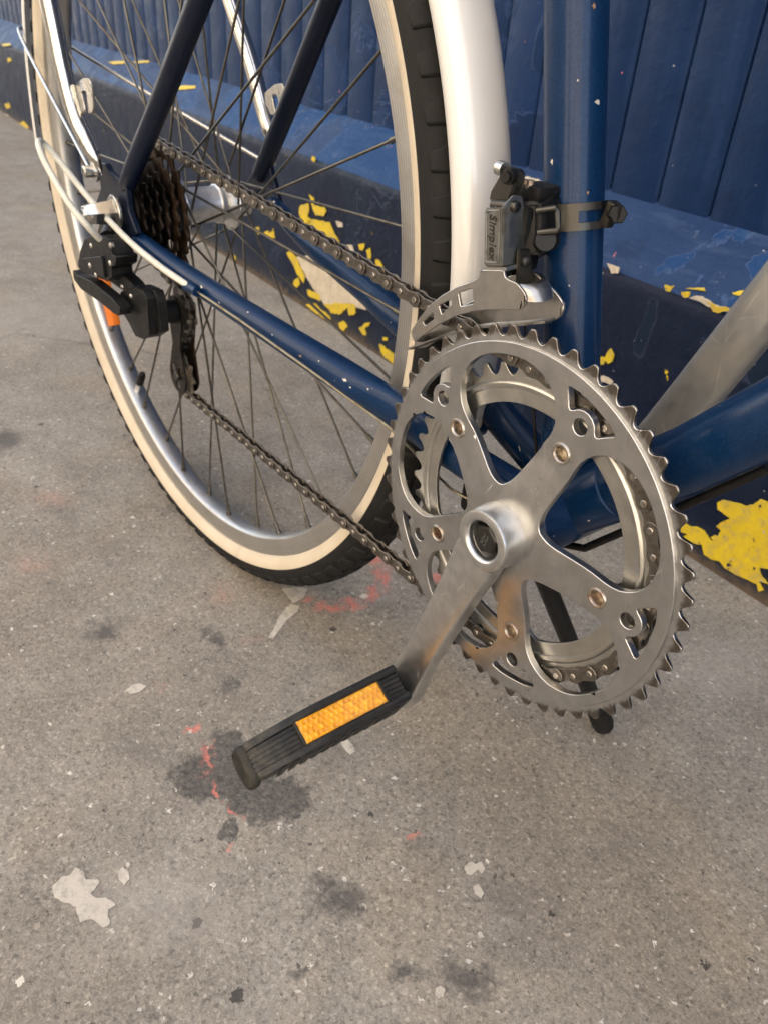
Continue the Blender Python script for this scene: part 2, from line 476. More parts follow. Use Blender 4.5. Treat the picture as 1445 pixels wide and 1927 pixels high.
PINK = [(-307.0,158.9,8.0,12.6,10.6,-8.0),(-300.0,180.9,10.6,16.7,15.1,-11.9),(-279.4,152.0,5.4,8.5,23.8,-18.4),(-262.1,125.1,7.0,10.9,13.5,-10.1),(-258.7,99.4,9.8,15.1,7.9,-5.7),(-268.9,77.7,9.7,14.9,6.7,-4.6),(-288.4,68.7,5.7,8.9,6.2,-4.1),(-202.0,-102.3,3.3,4.9,10.0,-4.9),(-169.3,-105.0,3.2,4.7,14.6,-7.5),(-136.7,-110.4,3.1,4.5,10.1,-5.4),(-114.2,-110.7,1.8,2.5,7.1,-3.9),(-93.4,-130.6,1.9,2.7,3.3,-1.8),(-245.6,196.4,4.9,7.6,9.6,-8.3),(-25.3,-12.0,2.2,3.2,3.4,-2.8)]
PALE = [(-1745.0,372.5,67.0,170.2,250.9,-92.1),(-1189.8,85.6,55.0,109.9,184.5,-58.7),(-80.0,-186.2,33.9,47.7,37.9,-17.3),(0.0,336.9,35.2,53.0,35.3,-55.1)]
def mk_ground():
    t = Mt('worn_asphalt', (.2, .18, .16), .85)
    warp = t.noise(45, 4, .6, out='Color')
    sub = t.n('ShaderNodeVectorMath', operation='SUBTRACT'); t.put(sub, 0, warp); sub.inputs[1].default_value = (.5, .5, .5)
    sc = t.n('ShaderNodeVectorMath', operation='SCALE'); t.put(sc, 0, sub.outputs[0]); sc.inputs['Scale'].default_value = .05
    ad = t.n('ShaderNodeVectorMath', operation='ADD'); t.put(ad, 0, t.co()); t.put(ad, 1, sc.outputs[0])
    P = ad.outputs[0]
    def blob(e):
        cx, cy, ax, ay, bx, by = [q * MM for q in e]
        det = ax * by - ay * bx
        ia = (by / det, -bx / det, 0); ib = (-ay / det, ax / det, 0)
        s1 = t.n('ShaderNodeVectorMath', operation='SUBTRACT'); t.put(s1, 0, P); s1.inputs[1].default_value = (cx, cy, 0)
        d1 = t.n('ShaderNodeVectorMath', operation='DOT_PRODUCT'); t.put(d1, 0, s1.outputs[0]); d1.inputs[1].default_value = ia
        d2 = t.n('ShaderNodeVectorMath', operation='DOT_PRODUCT'); t.put(d2, 0, s1.outputs[0]); d2.inputs[1].default_value = ib
        u = d1.outputs['Value']; v = d2.outputs['Value']
        return t.math('SUBTRACT', 1.0, t.math('SQRT', t.math('ADD', t.math('MULTIPLY', u, u), t.math('MULTIPLY', v, v))))
    def union(L):
        m = blob(L[0])
        for e in L[1:]: m = t.math('MAXIMUM', m, blob(e))
        return m
    big = t.noise(3.2, 4, .6); mid = t.noise(18, 5, .65); fine = t.noise(210, 4, .7); grit = t.noise(620, 3, .75)
    c = t.mix(t.ramp(big, [(.35, 0.0), (.65, 1.0)]), (.272, .236, .19), (.345, .316, .27))
    c = t.mix(t.math('MULTIPLY', t.ramp(mid, [(.35, 0.0), (.7, 1.0)]), .55), c, (.165, .149, .128))
    c = t.mix(t.math('MULTIPLY', t.ramp(t.noise(7, 3), [(.5, 0.0), (.7, 1.0)]), .4), c, (.33, .265, .18))
    c = t.mix(t.math('MULTIPLY', t.ramp(fine, [(.3, 1.0), (.5, 0.0)]), .55), c, (.10, .087, .075))
    c = t.mix(t.math('MULTIPLY', t.ramp(grit, [(.56, 0.0), (.70, 1.0)]), .5), c, (.50, .455, .40))
    c = t.mix(t.math('MULTIPLY', t.ramp(grit, [(.28, 1.0), (.42, 0.0)]), .5), c, (.08, .071, .063))
    # every grain of the surface has its own tone
    for scl, st in ((470, ((0, .66), (.06, .72), (.11, .95), (.88, 1.03), (.94, 1.24), (1, 1.4))), (850, ((0, .8), (.25, .94), (.75, 1.05), (1, 1.18))), (230, ((0, .92), (1, 1.07)))):
        gc = t.voro(scl, out='Color', vec=t.co()); gs = t.n('ShaderNodeSeparateColor'); t.put(gs, 0, gc)
        c = t.mix(1.0, c, t.ramp(gs.outputs[0], list(st)), 'MULTIPLY')
    wv = t.noise(340, 2, .5, out='Color')
    s_ = t.n('ShaderNodeVectorMath', operation='SUBTRACT'); t.put(s_, 0, wv); s_.inputs[1].default_value = (.5, .5, .5)
    k_ = t.n('ShaderNodeVectorMath', operation='SCALE'); t.put(k_, 0, s_.outputs[0]); k_.inputs['Scale'].default_value = .0075
    a_ = t.n('ShaderNodeVectorMath', operation='ADD'); t.put(a_, 0, t.co()); t.put(a_, 1, k_.outputs[0])
    PV = a_.outputs[0]
    # aggregate: pale, dark and rust stones of differing size
    for scl, thr, cols in ((150, .10, ((.62, .58, .52), (.06, .055, .05))), (85, .062, ((.74, .70, .62), (.045, .04, .035)))):
        d = t.voro(scl, vec=PV); vc = t.voro(scl, out='Color', vec=PV)
        sp = t.n('ShaderNodeSeparateColor'); t.put(sp, 0, vc)
        size = t.math('MULTIPLY', t.math('POWER', sp.outputs[0], 2.0), thr * 2.6)
        msk = t.math('GREATER_THAN', size, d)
        msk = t.math('MULTIPLY', msk, t.math('GREATER_THAN', sp.outputs[2], .25))
        cc = t.mix(t.ramp(sp.outputs[1], [(.62, 0.0), (.64, 1.0)], 'LINEAR'), cols[0], cols[1])
        c = t.mix(t.math('MULTIPLY', msk, .85), c, cc)
    d = t.voro(38, vec=PV); vc = t.voro(38, out='Color', vec=PV)
    sp = t.n('ShaderNodeSeparateColor'); t.put(sp, 0, vc)
    pk = t.math('MULTIPLY', t.math('GREATER_THAN', t.math('MULTIPLY', t.math('POWER', sp.outputs[0], 4.0), .16), d), t.math('GREATER_THAN', sp.outputs[1], .35))
    c = t.mix(t.math('MULTIPLY', pk, .9), c, t.ramp(sp.outputs[2], [(.3, (.72, .68, .58)), (.62, (.55, .40, .2)), (.7, (.55, .12, .08)), (.85, (.05, .045, .04))], 'CONSTANT'))
    patch = t.noise(120, 4, .7)
    dk = t.ramp(t.math('ADD', union(DARK), t.math('MULTIPLY', t.math('SUBTRACT', patch, .5), .9)), [(-.15, 0.0), (.3, 1.0)])
    dk = t.math('MULTIPLY', dk, t.ramp(fine, [(.3, 1.0), (.62, .62)]))
    c = t.mix(t.math('MULTIPLY', dk, .88), c, (.033, .033, .0345))
    md = t.ramp(t.math('ADD', union(MID), t.math('MULTIPLY', t.math('SUBTRACT', patch, .5), 1.1)), [(-.1, 0.0), (.75, 1.0)])
    c = t.mix(t.math('MULTIPLY', md, .75), c, (.06, .057, .055))
    ft = t.ramp(t.math('ADD', union(FAINT), t.math('MULTIPLY', t.math('SUBTRACT', patch, .5), 1.2)), [(-.1, 0.0), (.7, 1.0)])
    c = t.mix(t.math('MULTIPLY', ft, .3), c, (.09, .08, .075))
    pa = t.ramp(union(PALE), [(.0, 0.0), (.7, 1.0)])
    c = t.mix(t.math('MULTIPLY', pa, .3), c, (.42, .39, .35))
    spray = t.noise(260, 4, .8)
    pn = t.ramp(t.math('ADD', union(PINK), t.math('MULTIPLY', t.math('SUBTRACT', spray, .55), 2.0)), [(.05, 0.0), (.75, 1.0)])
    c = t.mix(t.math('MULTIPLY', pn, .72), c, (.72, .21, .16))
    pf = t.ramp(t.math('ADD', union(PINKF), t.math('MULTIPLY', t.math('SUBTRACT', spray, .62), 3.2)), [(.15, 0.0), (.9, 1.0)])
    c = t.mix(t.math('MULTIPLY', pf, .26), c, (.70, .26, .2))
    # hairline cracks
    cr = t.voro(2.1, 'DISTANCE_TO_EDGE', vec=P)
    cf = t.math('MULTIPLY', t.ramp(cr, [(.0, 1.0), (.006, 0.0)]), t.ramp(t.noise(2.3, 2), [(.55, 0.0), (.62, 1.0)]))
    c = t.mix(t.math('MULTIPLY', cf, .6), c, (.05, .045, .04))
    t.set('Base Color', c)
    t.set('Roughness', t.ramp(mid, [(.3, .72), (.7, .92)]))
    h = t.math('ADD', t.math('MULTIPLY', fine, .6), t.math('MULTIPLY', grit, .5))
    t.set('Normal', t.bump(h, .38, .002, t.bump(mid, .25, .01)))
    return t.m
g = MB()
L0, L1 = -30000, 30000
me = bpy.data.meshes.new('pavement')
me.from_pydata([(-30, -30, 0), (30, -30, 0), (30, 30, 0), (-30, 30, 0)], [], [(0, 1, 2, 3)])
pavement = finish('pavement', me, mk_ground(), None, 0)
tag(pavement, 'grey brown worn asphalt with stains and pink spray marks', 'pavement', kind='structure')

def jag(pts, step=3.0, amp=1.2, seed=0, freq=.12):
    """densify an outline and roughen it"""
    out = []; n = len(pts)
    for i in range(n):
        a = Vector(pts[i]); b = Vector(pts[(i + 1) % n]); m = max(1, int((b - a).length / step))
        for k in range(m):
            p = a.lerp(b, k / m)
            q = Vector((p.x * freq + seed * 7.3, p.y * freq, seed * 1.7))
            d = Vector((mnoise.noise(q), mnoise.noise(q + Vector((31.7, 5, 2)))))
            q2 = q * 3.1
            d2 = Vector((mnoise.noise(q2), mnoise.noise(q2 + Vector((11.7, 5, 2)))))
            p = p + d * amp + d2 * amp * .6
            out.append((p.x, p.y))
    return out

def mk_flat(name, cols, rough, scl, dirt, damt):
    t = Mt(name, cols[0], rough)
    n = t.noise(scl, 5, .65)
    c = t.mix(t.ramp(n, [(.35, 0.0), (.7, 1.0)]), cols[0], cols[1])
    c = t.mix(t.math('MULTIPLY', t.ramp(t.noise(scl * 2.3, 6, .75), [(.48, 0.0), (.68, 1.0)]), damt), c, dirt)
    t.set('Base Color', c); t.set('Normal', t.bump(t.noise(scl * 10, 4), .3, .001))
    return t.m
M['spot'] = mk_flat('old_white_road_paint', ((.60, .55, .47), (.52, .47, .40)), .85, 45, (.31, .28, .24), .85)
SPOTS = [
 [(-130.8,-237.5),(-133.2,-230.4),(-131.9,-225.9),(-135.2,-221.1),(-129.8,-217.4),(-123.4,-218.4),(-117.4,-211.3),(-112.5,-216.1),(-111.6,-219.3),(-106.4,-218.4),(-102.8,-212.0),(-95.1,-209.4),(-94.6,-214.2),(-90.6,-216.5),(-85.1,-216.6),(-84.9,-221.2),(-89.5,-222.8),(-94.8,-225.6),(-96.7,-231.7),(-102.6,-231.6),(-108.5,-230.1),(-116.0,-235.7),(-122.4,-239.7)],
 [(-270.6,-128.4),(-273.7,-121.9),(-271.6,-115.3),(-265.8,-113.5),(-262.8,-120.0),(-264.9,-127.6)],
 [(-116.5,-198.5),(-117.4,-195.2),(-112.6,-193.1),(-106.9,-195.1),(-104.9,-198.9),(-110.6,-200.9)],
 [(-119.6,-192.8),(-119.5,-190.5),(-116.4,-189.6),(-115.2,-192.0),(-117.2,-193.4)],
 [(-318.5,53.4),(-311.3,67.7),(-304.1,75.8),(-293.5,63.9),(-292.2,50.6),(-299.5,51.5)],
 [(-292.6,47.1),(-286.4,53.7),(-279.1,47.2),(-274.0,31.9),(-266.1,18.8),(-258.6,7.3),(-262.6,5.2),(-271.4,16.2),(-283.2,29.3)],
 [(-127.4,-10.4),(-125.2,-5.1),(-115.5,-4.6),(-109.1,-6.7),(-108.2,-12.0),(-115.8,-12.8)],
 [(16.8,-3.8),(15.9,2.1),(19.6,3.8),(20.5,8.6),(25.4,7.0),(27.5,2.4),(23.2,2.5),(24.1,-4.5),(21.6,-6.7)],
 [(30.8,-8.8),(31.8,-4.7),(38.4,-6.0),(40.3,-10.7),(35.2,-11.9)],
 [(67.3,-74.1),(67.6,-70.9),(70.3,-69.8),(73.2,-73.2),(72.4,-76.4),(69.2,-76.6)],
 [(56.2,-29.2),(57.5,-26.2),(60.7,-27.7),(59.6,-30.5)],
 [(15.9,-136.3),(16.0,-134.5),(20.0,-135.9),(19.9,-137.7)],
 [(89.8,17.3),(92.4,21.6),(93.7,19.7),(91.2,16.2)],
]
for i, sp in enumerate(SPOTS):
    pts = jag(sp, 1.6, .8, i, .25)
    vs = [(x, y, -275 + .35) for x, y in pts]
    mb = MB().add_bm_prism(vs, Vector((0, 0, .25)), 0)
    o = mb.build('paint_spot', M['spot'], pavement, 0)

# ------------------------------------------------------------------ blue boarded shopfront
WA = R(-4.65)
def mk_wall(name, base, hi, low_dirt=None, rough=.42, streak=True, chips=True, old=(.03, .10, .28), bstr=.5):
    t = Mt(name, base, rough)
    t.set('Specular IOR Level', .15)
    n = t.noise(5, 5, .65)
    c = t.mix(t.ramp(n, [(.32, 0.0), (.7, 1.0)]), base, hi)
    if streak:
        s = t.noise(1.0, 5, .7, vec=t.mapped((38, 38, 3.0)))
        c = t.mix(t.math('MULTIPLY', t.ramp(s, [(.48, 0.0), (.75, 1.0)]), .28), c, tuple(min(1, h * 1.5 + .03) for h in hi))
    c = t.mix(t.math('MULTIPLY', t.ramp(t.noise(11, 6, .75), [(.56, 0.0), (.66, 1.0)]), .35), c, tuple(b * .45 for b in base))
    pe = t.noise(6.3, 5, .6, dist=.5)
    lo_ = .54 if name.startswith('worn') else .60
    c = t.mix(t.math('MULTIPLY', t.ramp(pe, [(lo_, 0.0), (lo_ + .012, 1.0)]), .6), c, old)
    c = t.mix(t.math('MULTIPLY', t.ramp(pe, [(lo_ - .012, 0.0), (lo_, 1.0), (lo_ + .006, 0.0)]), .45), c, tuple(min(1, h * 2.2 + .03) for h in hi))
    if name.startswith('worn'):
        s2 = t.noise(1.0, 6, .75, vec=t.mapped((9, 60, 60)))
        c = t.mix(t.math('MULTIPLY', t.ramp(s2, [(.54, 0.0), (.76, 1.0)]), .35), c, (.12, .18, .28))
        s3 = t.noise(26, 6, .8)
        c = t.mix(t.math('MULTIPLY', t.ramp(s3, [(.62, 0.0), (.66, 1.0)]), .4), c, (.16, .20, .26))
    if chips:
        sp = t.noise(170, 2, .5); c = t.mix(t.ramp(sp, [(.755, 0.0), (.775, 1.0)]), c, (.42, .40, .42))
        sp = t.noise(95, 2, .5, vec=t.mapped((1, 1, 1), (3, 7, 1))); c = t.mix(t.ramp(sp, [(.772, 0.0), (.785, 1.0)]), c, (.55, .17, .2))
    if low_dirt:
        yc_ = t.noise(34, 4, .6, vec=t.mapped((1, 1, 1.2), (2, 5, 8)))
        c = t.mix(t.ramp(yc_, [(.705, 0.0), (.715, 1.0)]), c, (.62, .45, .02))
        cc_ = t.noise(40, 4, .6, vec=t.mapped((1, 1, 1), (9, 1, 3)))
        c = t.mix(t.ramp(cc_, [(.725, 0.0), (.735, 1.0)]), c, (.5, .44, .35))
        o = t.sep()
        e = t.math('ADD', o[2], t.math('MULTIPLY', t.math('SUBTRACT', t.noise(35, 5, .7), .5), .05))
        c = t.mix(t.math('MULTIPLY', t.ramp(e, [(.000, 1.0), (.016, 0.0)]), .85), c, low_dirt)
        c = t.mix(t.math('MULTIPLY', t.ramp(e, [(.00, 1.0), (.05, 0.0)]), .4), c, (.07, .075, .075))
    t.set('Base Color', c)
    ck = t.voro(13, 'DISTANCE_TO_EDGE', vec=t.mapped((1, 1, .6)))
    crk = t.math('MULTIPLY', t.ramp(ck, [(.0, 0.0), (.02, 1.0)]), 1.0)
    crk = t.math('MAXIMUM', crk, t.ramp(t.noise(3.1, 3), [(.5, 1.0), (.62, 0.0)]))
    t.set('Roughness', t.ramp(t.noise(24, 5, .7), [(.3, rough - .08), (.75, rough + .22)]))
    nb = t.bump(t.ramp(pe, [(lo_, 1.0), (lo_ + .008, 0.0)]), .5, .0015, t.bump(crk, .25, .002))
    nb = t.bump(t.noise(60, 5, .65), bstr, .0025, nb)
    t.set('Normal', t.bump(t.noise(420, 3), .12, .0006, nb))
    return t.m
M['boards'] = mk_wall('dark_blue_board_paint', (.0026, .0165, .064), (.0062, .0275, .090), old=(.009, .034, .115))
M['plinth'] = mk_wall('navy_plinth_paint', (.006, .0105, .029), (.011, .019, .044), (.17, .11, .055), .42, False, bstr=.7, old=(.009, .022, .044))
M['ledge'] = mk_wall('worn_blue_ledge_paint', (.012, .033, .098), (.028, .060, .142), None, .45, False, old=(.010, .058, .18), bstr=.9)
M['plaster'] = mk_flat('cream_render', ((.54, .47, .38), (.48, .41, .32)), .85, 3, (.4, .33, .25), .3)
M['yellow'] = mk_flat('old_yellow_paint', ((.70, .52, .012), (.58, .41, .02)), .55, 38, (.36, .28, .13), .7)
def spot_yellow(m):
    t = object.__new__(Mt); t.m = m; t.nt = m.node_tree; t.b = t.nt.nodes['Principled BSDF']; t._co = None
    src = t.b.inputs['Base Color'].links[0].from_socket
    f = t.ramp(t.noise(75, 4, .65), [(.655, 0.0), (.67, 1.0)])
    c = t.mix(f, src, (.012, .018, .04))
    f2 = t.ramp(t.noise(48, 4, .6, vec=t.mapped((1, 1, 1), (4, 4, 4))), [(.66, 0.0), (.68, 1.0)])
    t.set('Base Color', t.mix(f2, c, (.45, .38, .27)))
spot_yellow(M['yellow'])
M['filler'] = mk_flat('bare_cream_filler', ((.62, .55, .43), (.50, .43, .33)), .8, 30, (.3, .25, .18), .5)
M['glass'] = Mt('dark_window_glass', (.02, .025, .03), .05).m

wall = bpy.data.objects.new('shopfront_wall', None); COL.objects.link(wall)
wall.location = V(0, 458.6, -275); wall.rotation_euler = (0, 0, WA)
tag(wall, 'blue painted boarded shopfront with flaking yellow patched plinth behind the bicycle', 'wall')
def wl(mb_pts):            # wall local: (s along wall, depth inward, height above ground) in mm
    return [Vector(p) * MM for p in mb_pts]
def wall_mesh(name, vs, fs, m, smooth=40):
    me = bpy.data.meshes.new(name); me.from_pydata(wl(vs), [], [tuple(f) for f in fs])
    bm = bmesh.new(); bm.from_mesh(me); bmesh.ops.recalc_face_normals(bm, faces=bm.faces[:]); bm.to_mesh(me); bm.free()
    return finish(name, me, m, wall, smooth)
# plinth: vertical face and sloping ledge as uneven, hand-painted masonry
S0, S1 = -7000, 4000
def strip_mesh(name, prof, m, amp, ds=16):
    """prof: (depth, height) polyline swept along the wall with unevenness"""
    n = int((S1 - S0) / ds); vs = []; fs = []; k = len(prof)
    for i in range(n + 1):
        s = S0 + (S1 - S0) * i / n
        for j, (d, z) in enumerate(prof):
            q = Vector((s * .006, d * .02, z * .012)); q2 = Vector((s * .03, d * .05 + 9, z * .05))
            a = amp if (0 < j < k - 1) else amp * .25
            o = mnoise.noise(q) * a + mnoise.noise(q2) * a * .4
            oz = mnoise.noise(q + Vector((9, 9, 9))) * a * .8 + mnoise.noise(q2 + Vector((3, 3, 3))) * a * .3
            vs.append((s, d + o * .45, z + (oz if j > 0 else 0)))
    for i in range(n):
        for j in range(k - 1):
            fs.append((i * k + j, (i + 1) * k + j, (i + 1) * k + j + 1, i * k + j + 1))
    return wall_mesh(name, vs, fs, m, 60)
pl = [(0, -2)] + [(0, z) for z in range(10, 256, 16)] + [(.3, 258), (1.5, 263), (4, 268)]
strip_mesh('plinth', pl, M['plinth'], 1.6)
lg = [(3.2, 267.5), (5.5, 270), (9, 274)] + [(d, 267 + 65 / 70 * d) for d in range(15, 66, 8)] + [(70, 331), (76, 336), (80, 338)]
strip_mesh('ledge', lg, M['ledge'], 1.7)
# boards: tongue-and-groove with real gaps
edges = [-193, -270, -342, -414, -487, -561, -635, -710, -786, -864, -945, -1027, -1108, -1190, -1272, -1356]
xs = [e for e in edges]
while xs[-1] > -6900: xs.append(xs[-1] - 83)
xr = [-193]
while xr[-1] < 3900: xr.append(xr[-1] + 72)
xs = list(reversed(xs)) + xr[1:]
# wall s from world x on the board face
xs = [x / math.cos(WA) + 5 for x in xs]
backing = [(S0, 84, 300), (S1, 84, 300), (S1, 84, 2500), (S0, 84, 2500)]
wall_mesh('backing', backing, [(0, 1, 2, 3)], M['plinth'], 0)
for i in range(len(xs) - 1):
    a, b = xs[i] + .8, xs[i + 1] - .8
    dd = random.uniform(-.6, .6); z0 = 322
    ch = random.uniform(2.6, 3.8)
    prof = [(a, 83), (a, 70 + dd + ch), (a + ch * .5, 70 + dd + ch * .3), (a + ch, 70 + dd), (b - ch, 70 + dd), (b - ch * .5, 70 + dd + ch * .3), (b, 70 + dd + ch), (b, 83)]
    vs = [(s, d, z0) for s, d in prof] + [(s, d, 2480) for s, d in prof]
    k = len(prof); fs = [(j, j + 1, k + j + 1, k + j) for j in range(k - 1)] + [tuple(range(k)), tuple(range(2 * k - 1, k - 1, -1))]
    wall_mesh('board', vs, fs, M['boards'], 50)
# the rest of the house front above the boards
wall_mesh('cornice', [(s, d, z) for s in (S0, S1) for d, z in ((84, 2470), (20, 2490), (-40, 2600), (-40, 2660), (84, 2660))], [(0, 1, 6, 5), (1, 2, 7, 6), (2, 3, 8, 7), (3, 4, 9, 8), (4, 0, 5, 9), (0, 1, 2, 3, 4), (5, 6, 7, 8, 9)], M['boards'], 0)
wall_mesh('upper_wall', [(s, d, z) for s in (S0, S1) for d, z in ((30, 2655), (30, 12500), (6000, 12500), (6000, 0), (90, 0), (90, 2655))], [(0, 1, 7, 6), (1, 2, 8, 7), (2, 3, 9, 8), (3, 4, 10, 9), (5, 0, 6, 11), (0, 1, 2, 3, 4, 5), (6, 7, 8, 9, 10, 11)], M['plaster'], 0)

# flaked patches of older paint on the plinth face and ledge
def wall_patch(pts, m, name, seed, thick=.8, lift=1.5, amp=2.2, step=3.0):
    pts = jag(pts, step, amp, seed, .10)
    base = [(s, -lift - thick, z + 275) for s, z in pts]
    mb = MB().add_bm_prism(base, Vector((0, thick + lift * .5, 0)), 0)
    wall_mesh(name, mb.v, mb.f, m, 0)
def ledge_patch(pts, m, name, seed, amp=1.5):
    pts = jag(pts, 3.0, amp, seed, .10)
    base = [(s, d - 1.0, 267 + 65 / 70 * d + 1.6) for s, d in pts]
    mb = MB().add_bm_prism(base, Vector((0, .6, -.8)), 0)
    wall_mesh(name, mb.v, mb.f, m, 0)
YEL = [
 # large flake by the pavement
 [(-109.8,-195.7),(-105.6,-190.1),(-87.9,-184.1),(-78.8,-182.3),(-71.5,-176.2),(-67.1,-167.9),(-58.4,-166.3),(-39.0,-165.3),(-21.6,-180.2),(-14.4,-214.3),(-17.9,-236.7),(-33.3,-233.5),(-42.3,-238.1),(-38.8,-244.0),(-28.0,-249.2),(-38.4,-252.1),(-29.6,-258.6),(-34.2,-263.3),(-38.7,-256.5),(-49.2,-258.0),(-63.5,-260.7),(-77.0,-261.1),(-85.3,-257.2),(-94.5,-261.0),(-104.7,-260.3),(-110.6,-251.7),(-116.9,-254.3),(-132.6,-256.0),(-136.7,-257.1),(-131.1,-249.3),(-141.2,-252.5),(-142.6,-246.1),(-137.6,-238.8),(-130.9,-239.1),(-123.6,-234.8),(-113.7,-234.4),(-103.0,-240.6),(-98.0,-238.9),(-104.2,-237.2),(-101.0,-232.4),(-96.6,-231.1),(-95.2,-223.3),(-102.1,-221.3),(-96.6,-211.8),(-90.7,-203.6),(-99.6,-203.4),(-106.6,-202.7)],
 [(-148.8,-194.9),(-145.0,-193.5),(-144.0,-196.3),(-146.4,-197.7)],
 [(-139.3,-185.0),(-137.3,-182.6),(-134.9,-185.4),(-131.9,-185.8),(-130.0,-191.4),(-133.3,-191.9),(-133.9,-194.3),(-136.7,-190.4)],
 [(-310.4,-109.5),(-307.6,-104.4),(-300.5,-102.5),(-299.2,-95.5),(-295.9,-89.7),(-292.8,-91.8),(-289.1,-95.7),(-289.3,-103.5),(-293.8,-107.9),(-299.4,-106.0),(-301.1,-112.0),(-306.8,-112.8)],
 [(-1052.5,-91.3),(-1020.9,-82.9),(-1018.6,-91.4),(-1024.0,-105.3),(-1006.3,-106.8),(-1025.3,-124.1),(-1051.4,-132.0),(-1047.8,-114.3),(-1056.2,-105.0)],
 [(-1019.6,-65.6),(-1004.0,-68.7),(-999.7,-80.2),(-966.0,-76.6),(-958.4,-80.2),(-968.8,-91.3),(-995.2,-95.3),(-1007.2,-85.4)],
 [(-1070.2,-126.9),(-1025.6,-116.7),(-1010.2,-105.9),(-977.7,-101.3),(-946.2,-98.6),(-927.1,-111.8),(-912.0,-121.5),(-920.4,-129.8),(-957.1,-132.6),(-986.0,-125.9),(-1025.0,-132.4),(-1053.5,-130.6)],
 [(-1105.9,-189.2),(-1090.6,-182.3),(-1064.8,-187.5),(-1051.8,-199.9),(-1030.4,-213.9),(-1034.2,-226.9),(-1055.5,-220.9),(-1081.7,-202.0)],
 [(-1074.6,-233.5),(-1057.6,-223.5),(-1050.9,-235.8),(-1063.5,-245.7),(-1074.5,-242.7)],
 [(-1021.3,-236.3),(-1000.9,-233.2),(-972.8,-231.7),(-972.2,-241.5),(-1000.3,-245.1),(-1016.8,-246.0)],
 [(-1024.5,-264.7),(-991.9,-252.5),(-967.4,-256.9),(-935.9,-258.8),(-931.4,-267.3),(-958.7,-270.2),(-999.3,-269.1)],
 [(-956.3,-243.5),(-904.1,-225.3),(-851.3,-210.7),(-846.3,-226.0),(-866.7,-236.3),(-876.6,-226.2),(-902.5,-246.0),(-928.7,-250.5)],
 [(-901.5,-259.4),(-883.5,-251.5),(-873.8,-258.0),(-885.7,-269.8),(-898.9,-268.4)],
 [(-833.6,-248.2),(-824.1,-239.4),(-811.3,-231.3),(-801.7,-226.3),(-807.4,-235.6),(-816.9,-242.6),(-812.4,-252.4),(-822.6,-254.0)],
 [(-850.7,-110.6),(-831.5,-104.1),(-833.5,-116.5),(-846.6,-118.2)],
 [(-825.7,-112.8),(-814.8,-108.4),(-810.0,-122.4),(-818.9,-129.9)],
 [(-797.4,-120.8),(-781.8,-120.0),(-766.2,-132.6),(-776.3,-138.8),(-792.7,-133.9)],
 [(-768.9,-252.1),(-746.0,-253.2),(-726.9,-253.6),(-724.5,-271.2),(-743.7,-271.0),(-760.6,-266.0)],
 [(-759.3,-237.6),(-748.3,-235.6),(-747.6,-240.9),(-758.6,-242.9)],
 [(-1202.2,-173.4),(-1185.4,-167.4),(-1173.8,-170.7),(-1162.1,-157.9),(-1155.4,-174.4),(-1181.1,-182.7)],
 [(-1238.6,-173.7),(-1223.7,-168.1),(-1224.2,-182.8),(-1236.6,-185.7)],
 [(-1365.2,-266.3),(-1347.8,-257.2),(-1342.8,-265.0),(-1357.3,-273.5)],
 [(-3406.8,-55.5),(-3346.0,-47.0),(-3337.7,-58.5),(-3398.3,-67.2)],
 [(-3605.2,-235.2),(-3515.4,-220.6),(-3487.3,-232.4),(-3577.9,-249.4)],
 [(-3373.6,-274.5),(-3289.2,-255.6),(-3212.7,-267.1),(-3278.0,-287.4),(-3346.6,-285.9)],
 [(-1010.7,-2.6),(-999.5,-2.4),(-1002.8,-11.4),(-1014.2,-10.0)],
 [(-244.7,-2.3),(-238.6,0.6),(-232.8,0.1),(-236.9,-4.5),(-241.6,-5.3)],
 [(-223.1,-2.1),(-213.2,0.9),(-212.1,-4.3),(-216.8,-6.3)],
 [(-190.1,-2.5),(-181.9,-2.1),(-170.7,-3.0),(-163.2,0.5),(-157.5,8.6),(-154.5,5.3),(-157.8,-1.0),(-168.0,-5.3),(-173.4,-8.1),(-180.0,-9.2),(-185.2,-5.4)],
 [(-87.5,-38.2),(-72.1,-34.8),(-61.1,-49.0),(-67.0,-62.3),(-78.3,-56.2)],
]
for i, ypts in enumerate(YEL): wall_patch(ypts, M['yellow'], 'paint_flake', i, amp=.7 if i in (0, 2, 3) else 2.2, step=1.2)
FIL = [
 [(-1064.8,-187.5),(-1003.7,-165.8),(-907.6,-179.2),(-818.2,-198.6),(-817.0,-209.2),(-861.0,-219.4),(-903.7,-230.9),(-956.2,-245.4),(-972.5,-236.6),(-1001.2,-225.3),(-1026.3,-212.7)],
 [(-1009.3,-127.7),(-967.1,-121.4),(-911.7,-125.8),(-870.5,-115.5),(-855.1,-134.3),(-874.2,-151.8),(-910.3,-143.4),(-966.1,-139.4)],
 [(-211.3,-4.6),(-207.7,-1.3),(-192.0,-0.9),(-179.0,-1.2),(-162.9,-0.5),(-162.2,-2.4),(-177.6,-5.1),(-190.3,-5.8),(-202.4,-5.2)],
 [(-328.0,-1.3),(-310.0,0.0),(-309.4,-6.9),(-318.6,-8.3)],
 [(-303.2,-128.2),(-298.3,-124.3),(-292.2,-124.6),(-282.5,-126.1),(-283.3,-131.8),(-292.0,-131.2),(-299.6,-131.6)],
 [(-925.0,-90.3),(-905.8,-87.6),(-903.4,-95.7),(-917.3,-99.0)],
 [(-3700.0,-298.8),(-3594.4,-269.1),(-3511.2,-285.6),(-3598.2,-321.2)],
]
for i, fpts in enumerate(FIL): wall_patch(fpts, M['filler'], 'bare_filler', 40 + i, lift=1.0)
